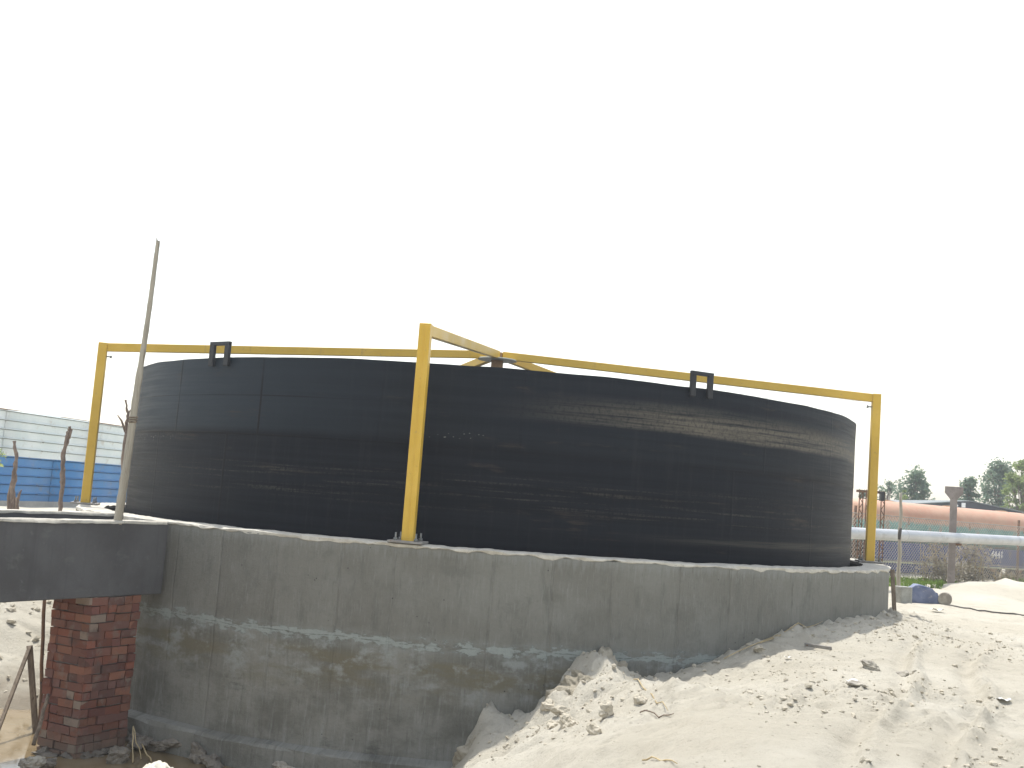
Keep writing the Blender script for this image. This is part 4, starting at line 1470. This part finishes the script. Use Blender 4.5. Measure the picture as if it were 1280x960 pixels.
def barrel(i, j):
    s_ = [-0.5, -0.495, -0.48, -0.46, -0.2, 0.2, 0.46, 0.48, 0.495, 0.5][i]
    k_ = [0, 0.75, 0.93, 1, 1, 1, 1, 0.93, 0.75, 0][i]
    a_ = 2 * math.pi * j / NA
    ca, sa = math.cos(a_), math.sin(a_)
    sup = lambda q, e: math.copysign(abs(q) ** e, q)
    return (s_ * (tL + 0.1), 1.05 * sup(ca, 0.75) * k_, 0.80 * sup(sa, 0.75) * k_)


mb.grid(10, NA + 1, barrel)
bmesh.ops.remove_doubles(mb.bm, verts=mb.bm.verts, dist=1e-4)
o = mb.build("barrel", M_tanker); o.matrix_world = trm
keepm = Matrix.Translation(-Vector(tk.location))


def ttag(o):
    mw = trm.copy(); o.parent = tk; o.matrix_parent_inverse = keepm; o.matrix_basis = mw
    return o


ttag(o)
bar_ = o
def sub(mb, name, mat, parent=None):
    o = mb.build(name, mat)
    if parent is None: return ttag(o)
    o.parent = parent
    return o


h2 = tL / 2
for s_ in (-0.3, 0.05, 0.38):
    K = 16
    mb = MB()
    mb.tube([(s_ * tL, 1.06 * math.cos(q * math.pi / K * 1.0), 0.815 * math.sin(q * math.pi / K)) for q in range(K + 1)], 0.025, 6, False)
    sub(mb, "barrel_strap", M_hub)
mb = MB().box((0, 0, -0.78), (tL, 1.7, 0.16), None, 0.01)
sub(mb, "chassis", M_dark)
pan = sub(MB().box((0.02, -1.08, -0.99), (tL - 0.1, 0.05, 0.72), None, 0.01), "side_panel", M_tblue)
sub(MB().box((0.0, -1.10, -1.32), (tL - 0.4, 0.05, 0.06), None, 0.01), "side_rail", M_rail)
sub(MB().box((-h2 * 0.45, -1.04, -1.50), (tL * 0.5, 0.05, 0.34), None, 0.01), "lower_panel", M_tblue)
for sx in (-0.36, -0.2, 0.36, 0.2):
    for sy in (-0.9, 0.9):
        c0 = Vector((sx * tL, sy, -1.27))
        wmb = MB()
        wmb.tube([c0 + Vector((0, -0.13, 0)), c0 + Vector((0, -0.11, 0)), c0 + Vector((0, 0.11, 0)), c0 + Vector((0, 0.13, 0))], [0.44, 0.48, 0.48, 0.44], 28)
        wo_ = sub(wmb, "wheel", M_dark)
        o = MB().tube([c0 + Vector((0, -0.145, 0)), c0 + Vector((0, -0.10, 0))], 0.22, 18).build("rim", M_hub); o.parent = wo_
cu = bpy.data.curves.new("number", 'FONT')
cu.body = "4441"; cu.size = 0.34; cu.extrude = 0.004; cu.align_x = 'CENTER'; cu.offset = 0.008
to = bpy.data.objects.new("tmp", cu); COL.objects.link(to)
bpy.context.view_layer.update()
dg = bpy.context.evaluated_depsgraph_get()
tme = bpy.data.meshes.new_from_object(to.evaluated_get(dg))
bpy.data.objects.remove(to)
tme.transform(Matrix.Translation((h2 * 0.42, -1.112, -0.95)) @ Matrix.Rotation(math.pi / 2, 4, 'X'))
o = newobj("number", tme, M_letter); o.parent = pan
o['label'] = "white painted number 4441"

# dry dusty creeper over the chain-link fence
def creeper(px, d_, wid, hgt, label, seed, cnt=900):
    b_ = at(px, 728, d_); b_.z = gz(b_.x, b_.y)
    e_ = empty("dry_creeper", b_, label, "creeper", "dry creepers on the chain-link fence")
    rg = random.Random(seed)
    mb = MB()
    for q in range(14):
        x_ = rg.uniform(-wid, wid) * 0.5
        mb.tube([b_ + Vector((x_, 0, -0.05)), b_ + Vector((x_ + rg.uniform(-0.2, 0.2), 0.05, hgt * 0.5)), b_ + Vector((x_ + rg.uniform(-0.4, 0.4), 0, hgt * rg.uniform(0.7, 1)))], [0.014, 0.01, 0.005], 4)
    keep(mb.build("stems", M_twig), e_)
    mb = MB()
    for q in range(26):
        x_ = rg.gauss(0, wid * 0.33); z_ = abs(rg.gauss(0, hgt * 0.5))
        z_ = min(z_, hgt * (1.05 - (x_ / wid) ** 2))
        leaves(mb, b_ + Vector((x_, rg.uniform(-0.2, 0.1), z_)), (0.42, 0.2, 0.32), cnt // 26, 0.045, rg)
    keep(mb.build("foliage", M_dry, normals=False), e_)


creeper(1172, 35.0, 0.85, 1.25, "dusty grey dry creeper on the fence, left of and behind the T-headed post", 5, 1700)
creeper(1212, 36.0, 0.9, 1.35, "dusty brown dry creeper on the fence right of the T-headed post, below the number", 6, 2200)
creeper(1258, 37.0, 0.7, 0.5, "low dry creeper at the foot of the fence near the right edge", 7, 700)

# grass: stuff
mb = MB()
rg = random.Random(9)
for (px0, px1, d0, d1, cnt, hmax) in ((1060, 1180, 29.5, 37, 2600, 0.16), (1255, 1330, 36, 46, 1200, 0.35), (1150, 1300, 33.5, 36, 700, 0.14)):
    for _ in range(cnt):
        p = at(rg.uniform(px0, px1), 700, rg.uniform(d0, d1)); p.z = gz(p.x, p.y)
        h_ = hmax * rg.uniform(0.4, 1)
        l_ = Vector((rg.gauss(0, 0.3), rg.gauss(0, 0.3), 1)).normalized()
        s_ = Vector((rg.gauss(0, 1), rg.gauss(0, 1), 0)).normalized() * 0.022
        mb.bm.faces.new([mb.bm.verts.new(p - s_), mb.bm.verts.new(p + s_), mb.bm.verts.new(p + l_ * h_)])
o = mb.build("grass", M_grass, normals=False)
tag(o, "patches of short bright green grass by the chain-link fence", kind='stuff')

# second vehicle at the very edge
vb = at(1284, 690, 48); vb.z = gz(vb.x, vb.y)
ve = empty("parked_vehicle", vb, "dark vehicle behind the fence, only its edge showing right of the tanker", "vehicle")
mb = MB().box(vb + Vector((1.6, 0, 1.05)), (4.0, 1.7, 0.75), None, 0.12, 3)
mb.box(vb + Vector((1.8, 0, 1.7)), (2.6, 1.5, 0.65), None, 0.2, 3)
keep(mb.build("body", M_tblue), ve)
for sx in (0.4, 2.8):
    for sy in (-0.8, 0.8):
        c0 = vb + Vector((sx, sy, 0.36))
        keep(MB().tube([c0 - Vector((0, 0.1, 0)), c0 + Vector((0, 0.1, 0))], 0.36, 20).build("wheel", M_dark), ve)
keep(MB().box(vb + Vector((-0.42, 0, 0.85)), (0.08, 1.6, 0.12), None, 0.02).build("bumper", M_drum), ve)

# long dark shed far behind
sd = 62.0
sh = empty("long_shed", at(1200, 660, sd), "long dark low shed with shallow pale roof behind the tanker", "shed")
def sx_(px, py): return at(px, py, sd)
base_z = -0.95
L_ = sx_(1118, 632); Rr_ = sx_(1278, 640); Ap = sx_(1212, 627.0)
zl_, zr_, za_ = L_.z - 0.02, Rr_.z - 0.05, Ap.z
DEP = 12
yy = L_.y
prof = [(L_.x, base_z), (Rr_.x, base_z), (Rr_.x, zr_), (Ap.x, za_), (L_.x, zl_)]
mb = MB()
f0 = [mb.bm.verts.new((a_, yy, z_)) for a_, z_ in prof]; f1 = [mb.bm.verts.new((a_, yy + DEP, z_)) for a_, z_ in prof]
mb.bm.faces.new(f0); mb.bm.faces.new(f1[::-1])
for k in range(5): mb.bm.faces.new((f0[(k + 1) % 5], f0[k], f1[k], f1[(k + 1) % 5]))
keep(mb.build("wall", M_shed), sh)
mb = MB()
for (a_, b_) in (((L_.x - 0.3, zl_ - 0.02), (Ap.x, za_)), ((Ap.x, za_), (Rr_.x + 0.3, zr_ - 0.03))):
    mb.bar((a_[0], yy + DEP / 2, a_[1] + 0.04), (b_[0], yy + DEP / 2, b_[1] + 0.04), DEP + 0.16, 0.05)
keep(mb.build("roof", M_roof), sh)
A_ = sx_(1213, 637.5); B_ = sx_(1273, 644.5)
mb = MB()
mb.box(((A_.x + B_.x) / 2, yy - 0.06, (A_.z + B_.z) / 2 - 0.55), (B_.x - A_.x, 0.10, 1.25))
keep(mb.build("cream_band", M_cream), sh)
p = sx_(1203.5, 631.5)
sb = MB().box((p.x, yy - 0.09, p.z), (0.22, 0.05, 0.26), None, 0.01)
keep(sb.build("sign_board", M_sign), sh)
p = sx_(1195.5, 632.0)
keep(MB().tube([(p.x, yy - 0.1, p.z), (p.x, yy - 0.02, p.z)], 0.06, 12).build("lamp", M_sign), sh)

# power lines
for (y0, y1, dd0, dd1, lab) in ((494.5, 500.5, 30, 52, "upper faint power line crossing the sky at the right"), (501.0, 513.0, 30, 52, "lower faint power line crossing the sky at the right")):
    A_ = at(960, y0 - 3, dd0); B_ = at(1420, y1 + 8, dd1)
    pts = []
    for k in range(15):
        q = A_.lerp(B_, k / 14); q.z -= 0.25 * (1 - (2 * k / 14 - 1) ** 2)
        pts.append(q)
    # carry on to the left, behind the drum
    pts = [A_ + (A_ - B_) * 0.45 + Vector((0, 0, -0.5))] + pts
    tag(MB().tube(pts, 0.006, 5).build("power_line", M_pl), lab, "power line")

# ------------------------------------------------------------------ trees
def tree(px, py_top, py_bot, halfw, dist, label, seed, mat, lean=0.0, leafs=5200, blobs=30, leaf=0.15):
    base = at(px, py_bot, dist); base.z = -1.0
    top = at(px, py_top, dist)
    Ht = top.z - base.z
    wid = halfw / 1400.0 * dist
    rg = random.Random(seed)
    e = empty("broadleaf_tree", base, label, "tree", "trees beyond the tanker")
    tr = MB()
    tp = base + Vector((lean * wid, 0, Ht * 0.72))
    tr.tube([base - Vector((0, 0, 0.3)), base.lerp(tp, 0.35) + Vector((0.1, 0, 0)), base.lerp(tp, 0.7), tp], [0.22, 0.17, 0.11, 0.04], 8)
    lb = MB(); cr = MB()
    for k in range(blobs):
        t = rg.uniform(0.10, 0.97)
        spread = wid * (0.45 + 0.5 * math.sin(math.pi * min(1, (t - 0.05) / 0.95))) * (1.0 if t < 0.85 else 0.6)
        a_ = rg.uniform(0, 6.283)
        rr_ = spread * (rg.random() ** 0.6)
        c0 = base + Vector((math.cos(a_) * rr_ + lean * wid * t, math.sin(a_) * rr_, Ht * t - 0.25))
        st_ = base.lerp(tp, min(0.95, max(0.2, t - rg.uniform(0.15, 0.35))))
        md = st_.lerp(c0, 0.55) + Vector((0, 0, -0.08 * Ht * rg.random()))
        lb.tube([st_, md, c0], [0.045, 0.025, 0.01], 5)
        s_ = wid * rg.uniform(0.16, 0.42)
        leaves(cr, c0, (s_ * 1.1, s_ * 1.1, s_ * rg.uniform(0.7, 1.3)), int(leafs / blobs * rg.uniform(0.5, 1.5)), leaf, rg)
    keep(tr.build("trunk", M_bark), e)
    keep(lb.build("limbs", M_bark), e)
    keep(cr.build("crown", mat, normals=False), e)


tree(1138, 581, 690, 27, 80, "blue-green bushy tree standing alone between yellow post and T-headed post", 1, M_leafA, 0.1, 5922, 95, 0.129)
tree(1106, 592, 690, 17, 84, "thin see-through tree just right of the yellow post", 2, M_leafA, 0.0, 2095, 49, 0.129)
tree(1128, 606, 690, 9, 72, "small yellow-green bush in front of the blue-green bushy tree", 3, M_leafB, 0.0, 1183, 32, 0.098)
tree(1076, 606, 690, 10, 88, "small dark tree between the drum's right edge and the yellow post", 4, M_leafA, 0.0, 1183, 37, 0.129)
tree(1208, 590, 690, 17, 80, "rounded tree directly right of the T-headed post", 5, M_leafA, 0.0, 3826, 66, 0.129)
tree(1246, 573, 690, 30, 86, "tall spreading blue-green tree rising behind the shed", 6, M_leafA, 0.0, 6924, 112, 0.136)
tree(1276, 569, 690, 24, 78, "tall yellowish green tree at the right edge", 7, M_leafB, 0.0, 5832, 95, 0.129)
tree(1322, 575, 690, 30, 88, "broad tree half outside the right edge", 8, M_leafA, 0.0, 4737, 83, 0.136)
